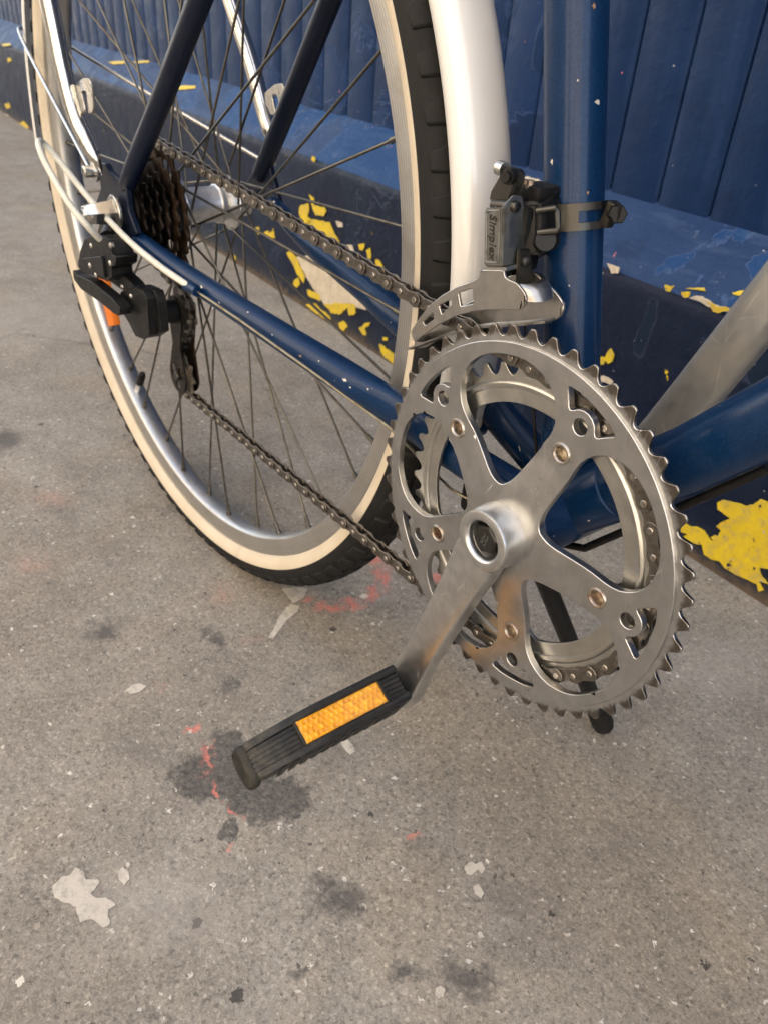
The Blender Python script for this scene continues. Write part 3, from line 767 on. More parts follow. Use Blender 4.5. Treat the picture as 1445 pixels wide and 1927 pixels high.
LED = [[(-2265.2,40.9),(-2208.8,49.2),(-2144.8,55.2),(-2139.7,50.2),(-2215.3,40.1)], [(-2107.4,57.4),(-2014.2,68.9),(-1996.4,66.7),(-2062.3,56.3)], [(-1756.0,31.5),(-1709.9,41.7),(-1644.7,48.0),(-1638.9,42.9),(-1704.9,32.7)], [(-3445.4,-5.4),(-3348.0,6.3),(-3311.8,1.6),(-3393.9,-9.0)],
       [(-224.6,7.4),(-207.5,13.3),(-203.8,11.8),(-218.5,8.1)], [(-177.9,17.1),(-169.5,21.6),(-164.1,21.1),(-168.7,16.1)]]
for i, lp in enumerate(LED): ledge_patch(lp, M['yellow'], 'paint_flake', 60 + i)
ledge_patch([(-554.2,57.6),(-534.4,60.0),(-507.0,59.3),(-500.8,54.6),(-527.2,54.7)], M['filler'], 'bare_filler', 77)

# ------------------------------------------------------------------ house across the street (lights the scene by bounce, seen in the chrome)
house = bpy.data.objects.new('facing_house', None); COL.objects.link(house)
house.location = (0, -7.5, 0)
tag(house, 'pale stone house across the street from the bicycle', 'house')
def hbox(name, x0, x1, y0, y1, z0, z1, m):
    vs = [(x, y, z) for x in (x0, x1) for y in (y0, y1) for z in (z0, z1)]
    fs = [(0, 1, 3, 2), (4, 6, 7, 5), (0, 4, 5, 1), (2, 3, 7, 6), (0, 2, 6, 4), (1, 5, 7, 3)]
    me = bpy.data.meshes.new(name); me.from_pydata(vs, [], fs)
    bm = bmesh.new(); bm.from_mesh(me); bmesh.ops.recalc_face_normals(bm, faces=bm.faces[:]); bm.to_mesh(me); bm.free()
    return finish(name, me, m, house, 0)
hbox('wall', -18, 13, -4, 0, 0, 12, M['plaster'])
for fl in range(4):
    for k in range(11):
        x = -17 + k * 2.7; z = .5 + fl * 2.9
        w = hbox('window', x, x + 1.1, 0.002, .03, z, z + 1.9, M['glass'])

# ================================================================== BICYCLE
YC = 40.0                       # centre plane of frame and wheel
AX = (-441.3, 69.9)             # rear axle (x, z), bottom bracket is the origin
BASE = V(-230, YC, -275)
bike = bpy.data.objects.new('bicycle', None); COL.objects.link(bike)
bike.location = BASE
tag(bike, 'blue city bicycle with cream walled tyre, white mudguard and double chainring parked by the wall', 'bicycle')
def part(mb, name, m, smooth=40):
    o = mb.build(name, m, None, smooth); o.parent = bike; o.location = -BASE; return o
def sub(mb, name, m, parent, smooth=40):      # parent's world matrix is identity
    return mb.build(name, m, parent, smooth)
def fix(o): o.parent = bike; o.location = -BASE; return o

# ---------------------------------------------------------------- frame
SD = Vector((-34.85, 0, 147.5)).normalized()
P0 = Vector((-16.03, YC, 89.36)) - SD * 90
seat_tube = part(MB().tube([P0 + SD * 14, P0 + SD * 560], 14.3, 40), 'seat_tube', M['blue'])
DT = [(91.7,93.6),(64.1,61.7)]
a = Vector((DT[0][0], YC, DT[0][1])); b = Vector((DT[1][0], YC, DT[1][1])); dd = (a - b).normalized()
part(MB().tube([Vector((6, YC, 5)), b, a, a + dd * 520], 16.2, 40), 'down_tube', M['blue'])
bb = MB().lathe_y((0, 0), [(12, 4), (19.2, 4), (20.2, 5.5), (20.2, 74.5), (19.2, 76), (12, 76)], 48)
bbs = part(bb, 'bottom_bracket_shell', M['blue'])
cup = MB().lathe_y((0, 0), [(8, 2), (17.5, 2), (17.5, 6), (8, 6)], 32)
sub(cup, 'bearing_cup', M['bolt_black'], bbs)
ax_ = MB().lathe_y((0, 0), [(1, -8), (8, -8), (8, 100), (1, 100)], 24)
sub(ax_, 'spindle', M['steel'], bbs)
for p_, q_, r_ in ((Vector((6, YC, 5)), b, 17.6), (P0 + SD * 12, P0 + SD * 60, 15.6)):
    d_ = (q_ - p_).normalized()
    sub(MB().tube([p_, p_ + d_ * 33, p_ + d_ * 35.5, p_ + d_ * 36.2], [r_, r_, r_ - .5, r_ - 1.5], 40), 'lug', M['blue'], bbs)
# chainstays
CS = [(-422.4,-19.0,51.0),(-355.0,-11.0,39.8),(-251.1,-1.0,30.1),(-171.3,8.0,22.1),(-129.7,14.0,17.0)]
for sgn in (1, -1):
    mir = lambda p: (p[0], p[1] if sgn == 1 else 2 * YC - p[1], p[2])
    pts = [mir(p) for p in CS] + [mir((-70, 20, 8)), mir((-16, 26, 3))]
    if sgn == -1: pts = [(-404.5,99.0,74.1),(-337.2,88.0,61.6),(-276.1,80.0,55.3),(-225.5,73.0,51.0),(-192.4,68.0,47.0)] + [(-110, 61, 32), (-60, 58, 16), (-16, 54, 4)]
    pts = smoothpath(pts, 6)
    n = len(pts)
    rad = []
    for i in range(n):
        t = i / (n - 1)
        r = 7.0 + 4.2 * min(1, t * 2.0)
        sq = 1.0 - .28 * math.exp(-((t - .74) / .11) ** 2)
        rad.append((r * sq, r * (1 + (1 - sq) * .4)))
    cs = part(MB().tube(pts, rad, 28), 'chainstay', M['blue'])
    ss = [mir((-432, -19.5, 92)), mir((-424, -20, 101)), mir((-370, -14, 160)), mir((-313, -8, 225)), mir((-200, 4, 352)), mir((-112, 22, 452))]
    part(MB().tube(smoothpath(ss, 5), [6.6 + 1.2 * min(1, i / 8) for i in range(26)], 24), 'seatstay', M['navy'])
part(MB().tube([(-86, 22, 8), (-86, 58, 8)], 5.5, 18), 'chainstay_bridge', M['blue'])
# knocks in the paint
def paint_chip(pt, axis_a, axis_b, size, seed, owner, m):
    a_ = Vector(axis_a); d_ = (Vector(axis_b) - a_).normalized(); q_ = Vector(pt)
    c_ = a_ + d_ * (q_ - a_).dot(d_); n_ = (q_ - c_).normalized(); t_ = d_.cross(n_)
    rr = (q_ - c_).length
    rg = random.Random(seed); poly = []
    for k in range(11):
        an = 2 * PI * k / 11; s_ = size * .62 * rg.uniform(.45, 1.3)
        u_ = s_ * math.cos(an) * 1.5; w_ = s_ * math.sin(an)
        poly.append(c_ + d_ * u_ + (n_ * math.cos(w_ / rr) + t_ * math.sin(w_ / rr)) * (rr + .25))
    cen_ = c_ + n_ * (rr + .35)
    mb = MB().add([cen_] + poly, [(0, 1 + k, 1 + (k + 1) % 11) for k in range(11)])
    sub(mb, 'paint_chip', m, owner, 60)
M['chip'] = Mt('bare_primer_chip', (.55, .53, .47), .6).m
M['chip_rust'] = Mt('rusty_chip', (.24, .15, .085), .7).m
near_stay = [o for o in bike.children if o.name.startswith('chainstay') and 'bridge' not in o.name][0]
def on_surface(cam_pt_axis, off):
    pass
CAMP = Vector((227.99, -282.09, 231.48))
def chip_on(axis_a, axis_b, at, roll, rad, size, seed, owner, rust=False):
    a_ = Vector(axis_a); b_ = Vector(axis_b); c_ = a_.lerp(b_, at); d_ = (b_ - a_).normalized()
    vv = Vector((0.2, -.75, .6)); vv = (vv - d_ * vv.dot(d_)).normalized()
    w_ = d_.cross(vv)
    q_ = c_ + (vv * math.cos(R(roll)) + w_ * math.sin(R(roll))) * rad
    paint_chip(q_, a_, b_, size, seed, owner, M['chip_rust'] if rust else M['chip'])
for k, (at, roll, size, rust) in enumerate(((.12, 8, 1.5, False), (.2, 22, 1.1, False), (.3, -6, .9, False), (.42, 14, .7, False), (.55, 24, 1.4, True), (.62, 4, .8, False), (.78, 12, 1.9, False), (.83, 22, .9, False), (.95, -12, .7, True))):
    i_ = int(at * 2.999); i_ = min(2, i_)
    seg = [CS[1], CS[2], CS[3], CS[4]]
    chip_on(seg[i_], seg[i_ + 1], at * 3 - i_, roll, 11.15, size, 20 + k, near_stay, rust)
for k, (z_, roll, size, rust) in enumerate(((174, -28, 1.5, False), (160, 42, .9, True), (232, 46, 1.3, True), (205, 20, .5, False), (120, 10, .5, False))):
    c_ = P0 + SD * ((z_ - P0.z) / SD.z)
    chip_on(c_ - SD * 10, c_ + SD * 10, .5, roll, 14.35, size, 50 + k, seat_tube, rust)
# dropouts
DO = [(-486.8,97.6),(-473.8,101.8),(-464.4,103.0),(-458.1,98.0),(-442.2,96.0),(-425.1,92.8),(-425.5,74.4),(-411.5,58.9),(-425.8,51.7),(-453.2,47.9),(-479.7,48.5),(-494.8,54.1),(-497.3,65.1),(-480.2,81.5)]
do1 = plate('dropout', [roundpoly(DO, 3)], -24.5, -19.5, M['navy'], None, bevel=.8)
fix(do1)
do2 = plate('dropout', [roundpoly([(-436.1,105.4),(-426.9,109.5),(-416.2,108.7),(-411.1,100.2),(-404.2,89.4),(-397.2,75.9),(-406.1,67.8),(-420.6,69.3),(-437.3,71.3),(-454.5,71.6),(-458.0,80.1),(-446.1,89.6)], 3)], 99.5, 104.5, M['navy'], None, bevel=.8)
fix(do2)
hang = plate('derailleur_hanger', [roundpoly([(-477.3,59.3),(-452.0,59.2),(-465.5,43.9),(-483.9,37.7),(-492.2,42.2)], 3)], -28, -24.7, M['dark_metal'], None, bevel=.6)
fix(hang)

# ---------------------------------------------------------------- rear wheel
WO_ = (AX[0], YC, AX[1])
hubm = MB()
hubm.lathe_y(AX, [(5, 22), (12, 22), (24, 24.0), (24.5, 25.5), (24, 27.5), (15.5, 29), (15.0, 32), (14.8, 60), (15.2, 61), (16.4, 62), (16.4, 65), (15.4, 66), (14.2, 68), (13.8, 72.6), (22.8, 73.4), (23.3, 74.4), (22.8, 75.6), (13, 76.4), (12, 92), (7, 95), (5, 95)], 64)
wheel = hubm.build('rear_wheel', M['hub'], None, 35, origin=WO_)
wheel.parent = bike; wheel.location = V(*WO_) - BASE
def wsub(mb, name, m, smooth=40):
    o = mb.build(name, m, wheel, smooth, origin=WO_); return o
def wcopy(o, ang):
    c = o.copy(); COL.objects.link(c); c.parent = wheel; c.rotation_euler = (0, ang, 0); return c
rp = [(296.5, 0), (297, -5.5), (298.2, -9.0), (299.6, -10.6), (300.8, -11.0), (315.6, -11.4), (316.8, -11.0), (317.2, -9.6), (316.4, -8.8), (309, -8.6), (308, 0)]
prof = [(r, YC + y) for r, y in rp] + [(r, YC - y) for r, y in reversed(rp[1:-1])]
wsub(MB().lathe_y(AX, prof, 220), 'rim', M['rim'], 30)
# tyre: black casing with tread, cream sidewall rings
TR = 345.0; cr, cw, ch = 327.5, 18.4, 17.5
def sec(th):  # th=0 outward
    return (cr + ch * math.cos(th), YC - cw * math.sin(th))
bl = [sec(R(d)) for d in range(-96, 97, 8)]
inner = [(cr + (r - cr) * .86, YC + (y - YC) * .86) for r, y in reversed(bl)]
wsub(MB().lathe_y(AX, bl + inner, 220), 'tyre', M['rubber'], 50)
for sgn in (-1, 1):
    cp = [sec(R(d * -sgn)) for d in range(95, 140, 5)]
    cp = [(cr + (r - cr) * 1.018, YC + (y - YC) * 1.018) for r, y in cp]
    cp += [(315.2, YC + sgn * 10.2)]
    ip = [(cr + (r - cr) * .85, YC + (y - YC) * .85) for r, y in reversed(cp[:-1])]
    o = wsub(MB().lathe_y(AX, cp + ip, 260), 'sidewall', M['cream'], 50)
    rng = random.Random(3 + sgn)
    for vtx in o.data.vertices:      # uneven moulded edge
        pass
# tread lugs: shoulder blocks, both sides, and a centre row
def lug(th0, th1, w0, w1, h, nseg=4):
    mb = MB(); vs = []; rows = []
    lay = []
    for k, hh in ((0, -.6), (1, h)):
        ring = []
        for i in range(nseg + 1):
            th = th0 + (th1 - th0) * i / nseg; w = (w0 + (w1 - w0) * i / nseg) * (.5 if k == 0 else .44)
            rr = cr + (ch + hh) * math.cos(th); yy = YC - (cw + hh) * math.sin(th)
            ring.append(((rr, yy, -w), (rr, yy, w)))
        lay.append(ring)
    def p3(q): r, y, t = q; a = t / TR; return (AX[0] + r * math.cos(a), y, AX[1] + r * math.sin(a))
    vs = [p3(q) for ring in lay for pr in ring for q in pr]
    n = nseg + 1
    def id(k, i, s): return (k * n + i) * 2 + s
    fs = []
    for i in range(nseg):
        fs += [(id(1, i, 0), id(1, i, 1), id(1, i + 1, 1), id(1, i + 1, 0)), (id(0, i, 0), id(1, i, 0), id(1, i + 1, 0), id(0, i + 1, 0)), (id(0, i, 1), id(0, i + 1, 1), id(1, i + 1, 1), id(1, i, 1))]
    fs += [(id(0, 0, 0), id(0, 0, 1), id(1, 0, 1), id(1, 0, 0)), (id(0, nseg, 0), id(1, nseg, 0), id(1, nseg, 1), id(0, nseg, 1))]
    return mb.add(vs, fs)
NL = 92
for row, (t0, t1, w0, w1, ph) in enumerate(((R(30), R(66), 15.0, 12, 0), (R(-30), R(-66), 15.0, 12, .5), (R(-23), R(23), 16, 16, .25))):
    first = wsub(lug(t0, t1, w0, w1, 1.9), 'tread_lug', M['rubber'], 30)
    b_ = first.modifiers.new('edge', 'BEVEL'); b_.width = .0012; b_.segments = 2; b_.limit_method = 'ANGLE'; b_.angle_limit = R(40)
    for k in range(NL):
        an = 2 * PI * (k + ph) / NL
        if k == 0: first.rotation_euler = (0, -an, 0)
        else: wcopy(first, -an)
# spokes
def spoke(j):
    near = j % 2 == 0
    ra = R(-1.0 + 10 * j)
    jj = j // 2
    lead = 1 if jj % 2 == 0 else -1
    ha = ra + lead * R(60)
    yf = 26 if near else 74.5
    out = (-1 if near else 1) * (1.6 if lead == 1 else -1.6)
    h = Vector((AX[0] + 21.5 * math.cos(ha), yf + out, AX[1] + 21.5 * math.sin(ha)))
    e = Vector((AX[0] + 298 * math.cos(ra), YC + (-2 if near else 2), AX[1] + 298 * math.sin(ra)))
    d = (e - h).normalized()
    mb = MB().tube([h - d * .5 + Vector((0, -out * 1.6, 0)), h, e - d * 11], 1.05, 8)
    return mb, e, d
for j in range(36):
    mb, e, d = spoke(j)
    mb.tube([e - d * 12.5, e - d * 4, e - d * 3.9, e + d * 1], [1.9, 1.9, 2.6, 2.9], 8)
    wsub(mb, 'spoke', M['spoke'], 40)
# freewheel sprockets
def gear(c, T, y0, y1, hole, depth=3.2, tip=2.6, phase=0.0):
    rp_ = T * 12.7 / (2 * PI); pts = []
    for k in range(T):
        a0 = 2 * PI * k / T + phase
        st = 2 * PI / T
        for f, r in ((-.5, rp_ - depth), (-.36, rp_ - depth * .8), (-.24, rp_ - .6), (-.12, rp_ + tip * .75), (-.06, rp_ + tip), (.06, rp_ + tip), (.12, rp_ + tip * .75), (.24, rp_ - .6), (.36, rp_ - depth * .8)):
            an = a0 + f * st
            pts.append((c[0] + r * math.cos(an), c[1] + r * math.sin(an)))
    return pts
SP = [(26, 10.0), (23, 5.0), (20, 0.0), (18, -5.0), (16, -9.8), (14, -14.6)]
for i, (T, y) in enumerate(SP):
    rp_ = T * 12.7 / (2 * PI)
    holes = [circ(AX[0], AX[1], 17 if T < 20 else 22, 32)]
    if T >= 20:
        nh = 6
        for k in range(nh):
            an = 2 * PI * k / nh + i * .4; rm = (22 + rp_ - 4) / 2 + 1; hr = max(1.5, (rp_ - 4 - 22) / 2 - 3)
            if hr > 2: holes.append(circ(AX[0] + rm * math.cos(an), AX[1] + rm * math.sin(an), hr, 14))
    o = plate('sprocket', [gear(AX, T, 0, 0, 0, 2.6, 1.7, i * .3)] + holes, y - 1.0, y + 1.0, M['sprocket'] if i < 2 else M['sprocket_dark'], wheel, bevel=.25, origin=WO_)
wsub(MB().lathe_y(AX, [(8, -17.5), (15, -17.5), (17.2, -16), (17.2, 12), (22.3, 12), (22.3, 18), (8, 18)], 40), 'freewheel_body', M['bolt_black'])
# axle nuts and washers
def hexnut(y0, y1, r0, r1, n=6, rot=0.2):
    mb = MB(); rings = []
    for t, r in ((0, r0 * .94), (.06, r0), (.55, (r0 + r1) / 2), (.93, r1), (1, r1 * .86)):
        rings.append([(AX[0] + r * math.cos(2 * PI * k / n + rot), y0 + (y1 - y0) * t, AX[1] + r * math.sin(2 * PI * k / n + rot)) for k in range(n)])
    return mb.loft(rings)
wsub(hexnut(-31, -55, 11.0, 8.0), 'axle_nut', M['chrome'], 25)
wsub(MB().lathe_y(AX, [(4, -56.5), (4.4, -56), (4.6, -30), (4, -30)], 20), 'axle_end', M['steel'])
wsub(MB().lathe_y(AX, [(5, -31), (12.8, -31), (13.4, -30.3), (13.4, -28.6), (12.8, -28), (5, -28)], 40), 'washer', M['steel'])
wsub(hexnut(109, 122, 9.6, 8.4), 'axle_nut', M['steel'], 25)
# valve
va = R(-125.6); vd = Vector((math.cos(va), 0, math.sin(va))); vc = Vector((AX[0], YC, AX[1]))
vs_ = wsub(MB().tube([vc + vd * 304, vc + vd * 278, vc + vd * 277.8, vc + vd * 274], [3.6, 3.6, 2.6, 2.6], 16), 'valve_stem', M['hub'])
wsub(MB().tube([vc + vd * 283, vc + vd * 282.6, vc + vd * 268, vc + vd * 262.5, vc + vd * 261.5], [3.7, 4.3, 4.4, 3.2, 1.5], 16), 'valve_cap', M['black'])
# spoke reflector
ra_ = R(-146); rc = vc + Vector((math.cos(ra_), 0, math.sin(ra_))) * 262
rm_ = Matrix.Rotation(-(ra_ + R(78)), 3, 'Y')
wsub(MB().box(rc + Vector((0, -6, 0)), (58, 9, 21), 2.2, rm_), 'spoke_reflector', M['orange'])

# ---------------------------------------------------------------- mudguard
def arc_strip(prof, a0, a1, n, closed=True):
    mb = MB(); rings = []
    for k in range(n + 1):
        a = R(a0 + (a1 - a0) * k / n)
        rings.append([(AX[0] + r * math.cos(a), y, AX[1] + r * math.sin(a)) for r, y in prof])
    return mb.loft(rings, cap=True)
def sgp(v, e): return math.copysign(abs(v) ** e, v)
fo = [(353 + 13.5 * abs(math.cos(R(t))) ** .75, YC + 19 * sgp(math.sin(R(t)), .75)) for t in range(-90, 91, 9)]
fi = [(r - 1.6, YC + (y - YC) * .94) for r, y in reversed(fo)]
fo[0] = (fo[0][0] - 1.2, fo[0][1] + .6); fo[-1] = (fo[-1][0] - 1.2, fo[-1][1] - .6)
guard = part(arc_strip(fo + fi, -13, 181, 150), 'mudguard', M['white'], 60)
sub(MB().tube(smoothpath([(-807.9,30.0,177.0),(-781.3,17.0,177.7),(-716.3,6.0,157.2),(-466.7,-36.0,97.2)], 5), 1.7, 10), 'mudguard_stay', M['steel'], guard)
sub(MB().tube(smoothpath([(-747.6,55.0,169.2),(-764.9,64.0,165.2),(-658.3,80.0,143.8),(-436.3,107.0,104.2)], 5), 1.9, 10), 'mudguard_stay', M['steel'], guard)

# ---------------------------------------------------------------- luggage rack legs
def rack_leg(path, ext, hook, yh, eye):
    P = [Vector(p) for p in path]
    d = (P[0] - P[1]).normalized()
    pts = smoothpath([P[0] + d * 260] + P, 8)
    n = len(pts); rad = []
    for i in range(n):
        t = i / (n - 1)
        fl = max(0, (t - .72) / .28)
        rad.append((7.0 * (1 - fl) + 2.0 * fl, 7.0 * (1 - fl) + 7.5 * fl))
    o = part(MB().tube(pts, rad, 24), 'rack_leg', M['chrome'])
    h = plate('elastic_hook', [roundpoly(hook, 1.6)], yh - 1.2, yh + 1.2, M['steel'], o, bevel=.4)
    bx, by, bz = eye
    s = 1 if by > YC else -1
    bolt = MB().lathe_y((bx, bz), [(1, by + s * 12), (3.5, by + s * 12), (4.6, by + s * 11), (4.6, by + s * 3), (8, by + s * 3), (8, by + s * 1.2), (1, by + s * 1.2)], 24)
    sub(bolt, 'rack_bolt', M['steel'], o)
z1 = lambda l: [(x / 2.89, y / 2.89) for x, y in l]
rack_leg([(-502.9,-40.0,213.4),(-495.8,-38.0,163.9),(-485.8,-37.0,136.7),(-472.0,-35.0,119.5),(-464.3,-33.0,107.1),(-466.0,-31.0,97.1)], 1,
         [(-500.9,152.9),(-486.9,158.6),(-471.3,163.9),(-458.7,165.1),(-454.6,161.2),(-455.9,144.5),(-461.7,140.4),(-467.7,139.3),(-466.7,154.8),(-472.2,155.3),(-478.5,153.5),(-473.9,140.8),(-490.0,134.9),(-495.1,137.0)], -31, [(-466.0,-31.0,97.1)][0])
rack_leg([(-495.9,112.0,221.8),(-463.4,112.0,178.8),(-441.2,111.0,144.6),(-430.0,110.0,131.6),(-424.1,109.0,123.2),(-422.8,106.0,107.4)], 1,
         [(-432.3,157.9),(-415.9,166.0),(-404.3,168.3),(-401.0,164.8),(-397.6,150.4),(-402.6,147.1),(-406.8,146.5),(-411.7,158.2),(-415.9,159.3),(-420.2,157.2),(-414.4,144.4),(-422.1,142.5),(-430.7,150.4)], 108, [(-433.7,106.0,104.7)][0])

# ---------------------------------------------------------------- chainset
TA = 67.9                      # direction of one spider arm, degrees
def tooth_outline(T, phase, root, tip):
    rp_ = T * 12.7 / (2 * PI); pts = []; st = 2 * PI / T
    for k in range(T):
        a0 = phase + k * st
        for f, r in ((-.5, root), (-.42, root + .25), (-.33, root + 1.1), (-.25, root + 2.4), (-.18, root + 4.0), (-.14, tip - .9), (-.105, tip - .2), (0, tip), (.105, tip - .2), (.14, tip - .9), (.18, root + 4.0), (.25, root + 2.4), (.33, root + 1.1), (.42, root + .25)):
            pts.append((r * math.cos(a0 + f * st), r * math.sin(a0 + f * st)))
    return pts
half = [(93.2, 0), (93.2, 3), (93.0, 6), (92.5, 9), (91.5, 12), (89.7, 15.4), (87.3, 18.6), (84.2, 21.3), (80.5, 23.5), (76, 25.4), (71.5, 26.6), (67, 26.9), (62, 26.4), (56, 25.0), (50, 23.4), (44, 21.3), (39, 18.9), (35, 16.4), (32, 13.4), (29.8, 9.8), (28.4, 6), (27.6, 2.5)]
def window(mid):
    return [pol(r, mid + d) for r, d in half] + [pol(r, mid - d) for r, d in reversed(half[1:])]
def tri(arm):
    L = [pol(92.2, arm + 9.6)]
    L += [pol(92.9, arm + d) for d in (6, 3, 0, -3, -6)] + [pol(92.2, arm - 9.6), pol(91.0, arm - 10.1), pol(86.5, arm - 8.3), pol(83.2, arm - 7.0), pol(82.6, arm - 6.2), pol(83.4, arm - 5.2)]
    c = pol(79.7, arm)
    L += [(c[0] + 8.2 * math.cos(R(arm + d)), c[1] + 8.2 * math.sin(R(arm + d))) for d in (-58, -40, -20, 0, 20, 40, 58)]
    L += [pol(83.4, arm + 5.2), pol(82.6, arm + 6.2), pol(83.2, arm + 7.0), pol(86.5, arm + 8.3), pol(91.0, arm + 10.1)]
    return L
arms = [TA + 72 * k for k in range(5)]
cont = [circ(0, 0, 99.4, 180)] + [window(a_ + 36) for a_ in arms] + [tri(a_) for a_ in arms]
cont += [circ(*pol(79.7, a_), 4.1, 24) for a_ in arms] + [circ(*pol(61.3, a_), 4.6, 24) for a_ in arms] + [circ(0, 0, 12, 32)]
def spider_rise(x, z):
    r = math.hypot(x, z); t = max(0, min(1, (58 - r) / 40)); t = t * t * (3 - 2 * t)
    return -6.0 * t
PH = R(253.8)                  # tooth phase
def add_teeth(mb):
    out = tooth_outline(52, PH, 101.9, 107.5)
    n = len(out); inn = circ(0, 0, 96.5, n, math.atan2(out[0][1], out[0][0]))
    def lay(y, pts): return [(x, y, z) for x, z in pts]
    def taper(k): return [(x, z) for x, z in out]
    vs = []; 
    rad = [math.hypot(*q) for q in out]
    f = [(x, -1.25 + .55 * max(0, (r - 103.5) / 4.4), z) for (x, z), r in zip(out, rad)]
    b = [(x, 1.05 - .35 * max(0, (r - 103.5) / 4.4), z) for (x, z), r in zip(out, rad)]
    vs = lay(-1.25, inn) + f + b + lay(1.05, inn)
    fs = []
    for k in range(n):
        l = (k + 1) % n
        fs += [(k, n + k, n + l, l), (n + k, 2 * n + k, 2 * n + l, n + l), (2 * n + k, 3 * n + k, 3 * n + l, 2 * n + l)]
    mb.add(vs, fs)
chainset = fix(plate('chainset', cont, -2.7, 1.5, M['alu'], None, grid=3.2, yfun=spider_rise, bevel=.35, smooth=30, extra=add_teeth))
# chainring bolts
for a_ in arms:
    c = pol(61.3, a_)
    mb = MB().lathe_y(c, [(3.3, 3), (3.3, -1.6), (3.6, -3.0), (4.2, -3.7), (5.0, -3.75), (5.5, -3.2), (5.6, -2.75), (4.4, -2.6), (4.4, 3)], 28)
    mb.lathe_y(c, [(.1, 1.2), (3.4, 1.2), (3.4, 1.6), (.1, 1.6)], 20)
    sub(mb, 'chainring_bolt', M['bolt_rust'], chainset, 35)
# crank arm
CA = 250.0; CL = 167.0
cd = Vector((math.cos(R(CA)), 0, math.sin(R(CA)))); ce = Vector((-cd.z, 0, cd.x))
def crank(yf, secs, sign, e=.30):
    rings = []
    for s, w, y0, y1, sh in secs:
        rg = []; n = 56
        for k in range(n):
            a_ = 2 * PI * k / n
            ca, sa = math.cos(a_), math.sin(a_)
            px = w / 2 * math.copysign(abs(ca) ** e, ca); py = (y1 - y0) / 2 * math.copysign(abs(sa) ** e, sa) + (y0 + y1) / 2
            sl = s + sh * (1 - (abs(px) / (w / 2)) ** 2) if sh else s
            rg.append(cd * sign * sl + ce * px + Vector((0, py, 0)))
        rings.append(rg)
    return MB().loft(rings)
secs = [(12.4, 27.0, -22.5, -9, 0), (17, 28.2, -22.5, -9, 0), (26, 27.0, -22.2, -8.6, 0), (40, 24.8, -21.6, -8.2, 0), (60, 23.4, -20.8, -7.6, 0), (90, 22.6, -19.8, -6.9, 0), (120, 22.2, -18.2, -6.2, 0), (145, 24.0, -17.6, -5.0, 0), (158, 26.5, -17.4, -4.0, 0), (167, 27.6, -17.2, -3.8, 0), (174, 25.5, -17.0, -3.8, 0), (179, 19.5, -16.6, -4.2, 0), (182, 10, -15.4, -5.6, 0)]
crk = crank(-19, secs, 1)
eye = [(10.8, -9), (10.8, -20.2), (11.3, -21.8), (12.1, -22.7), (12.6, -22.8), (15.9, -22.8), (16.7, -22.4), (17.1, -21.4), (17.2, -20), (17.7, -9), (17.7, -7.2), (11, -7.2)]
crk.lathe_y((0, 0), eye, 64)
crank_arm = sub(crk, 'crank_arm', M['crank'], chainset, 38)
# threads inside the eye, hexagon bolt
th = MB()
for k in range(6): th.lathe_y((0, 0), [(11.05, -18.4 + k * 1.1), (10.7, -17.9 + k * 1.1), (11.05, -17.4 + k * 1.1)], 40)
sub(th, 'eye_thread', M['crank'], chainset)
hb = MB()
rings = []
for y, r in ((-2, 8.6), (-19.4, 8.6), (-20.3, 7.6)):
    rings.append([(r * math.cos(PI / 3 * k + .35), y, r * math.sin(PI / 3 * k + .35)) for k in range(6)])
hb.loft(rings); hb.lathe_y((0, 0), [(.5, -8.0), (11.2, -8.0), (11.2, -7), (.5, -7)], 32)
sub(hb, 'crank_bolt', M['crank_bolt'], chainset, 25)
# raised numerals on the bolt head
def text_mesh(s, size, extrude, shear=0.0, res=3):
    cu = bpy.data.curves.new('lettering', 'FONT'); cu.body = s; cu.size = size; cu.extrude = extrude; cu.shear = shear
    cu.align_x = 'CENTER'; cu.align_y = 'CENTER'; cu.resolution_u = res; cu.space_line = .8
    o = bpy.data.objects.new('lettering', cu); COL.objects.link(o)
    dg = bpy.context.evaluated_depsgraph_get()
    me = bpy.data.meshes.new_from_object(o.evaluated_get(dg))
    vs = [tuple(v.co) for v in me.vertices]; fs = [tuple(p_.vertices) for p_ in me.polygons]
    bpy.data.objects.remove(o); bpy.data.meshes.remove(me); bpy.data.curves.remove(cu)
    return vs, fs
tv, tf = text_mesh('33\n32', 4.6, .25)
ca_, sa_ = math.cos(-.25), math.sin(-.25)
mb = MB().add([(x * ca_ - y * sa_, -20.4 - z, x * sa_ + y * ca_) for x, y, z in tv], tf)
sub(mb, 'bolt_numerals', M['link'], chainset, 0)
# inner chainring
YI = 6.6
icont = None
def build_inner(phase):
    out = tooth_outline(42, phase, 81.2, 87.6)
    hole = []
    for k in range(5):
        a_ = TA + 72 * k
        for d in range(-36, 36, 3):
            t = max(0, 1 - abs(d) / 9.0); t = t * t * (3 - 2 * t)
            hole.append(pol(67.0 - 10.5 * t, a_ + d))
    holes = [hole] + [circ(*pol(61.3, TA + 72 * k), 4.5, 18) for k in range(5)]
    def yf(x, z):
        r = math.hypot(x, z); return -.7 * max(0, min(1, (78 - r) / 3.0)) - 1.3 * math.exp(-((r - 76.6) / 1.3) ** 2)
    return plate('inner_chainring', [out] + holes, YI - 1.1, YI + 1.1, M['alu_in'], chainset, extra=lambda mb: mb.lathe_y((0, 0), [(78.6, YI - 1.05), (78.0, YI - 1.9), (77.0, YI - 2.5), (75.8, YI - 2.5), (74.8, YI - 2.0), (74.2, YI - 1.05)], 180), bevel=.3, smooth=30)

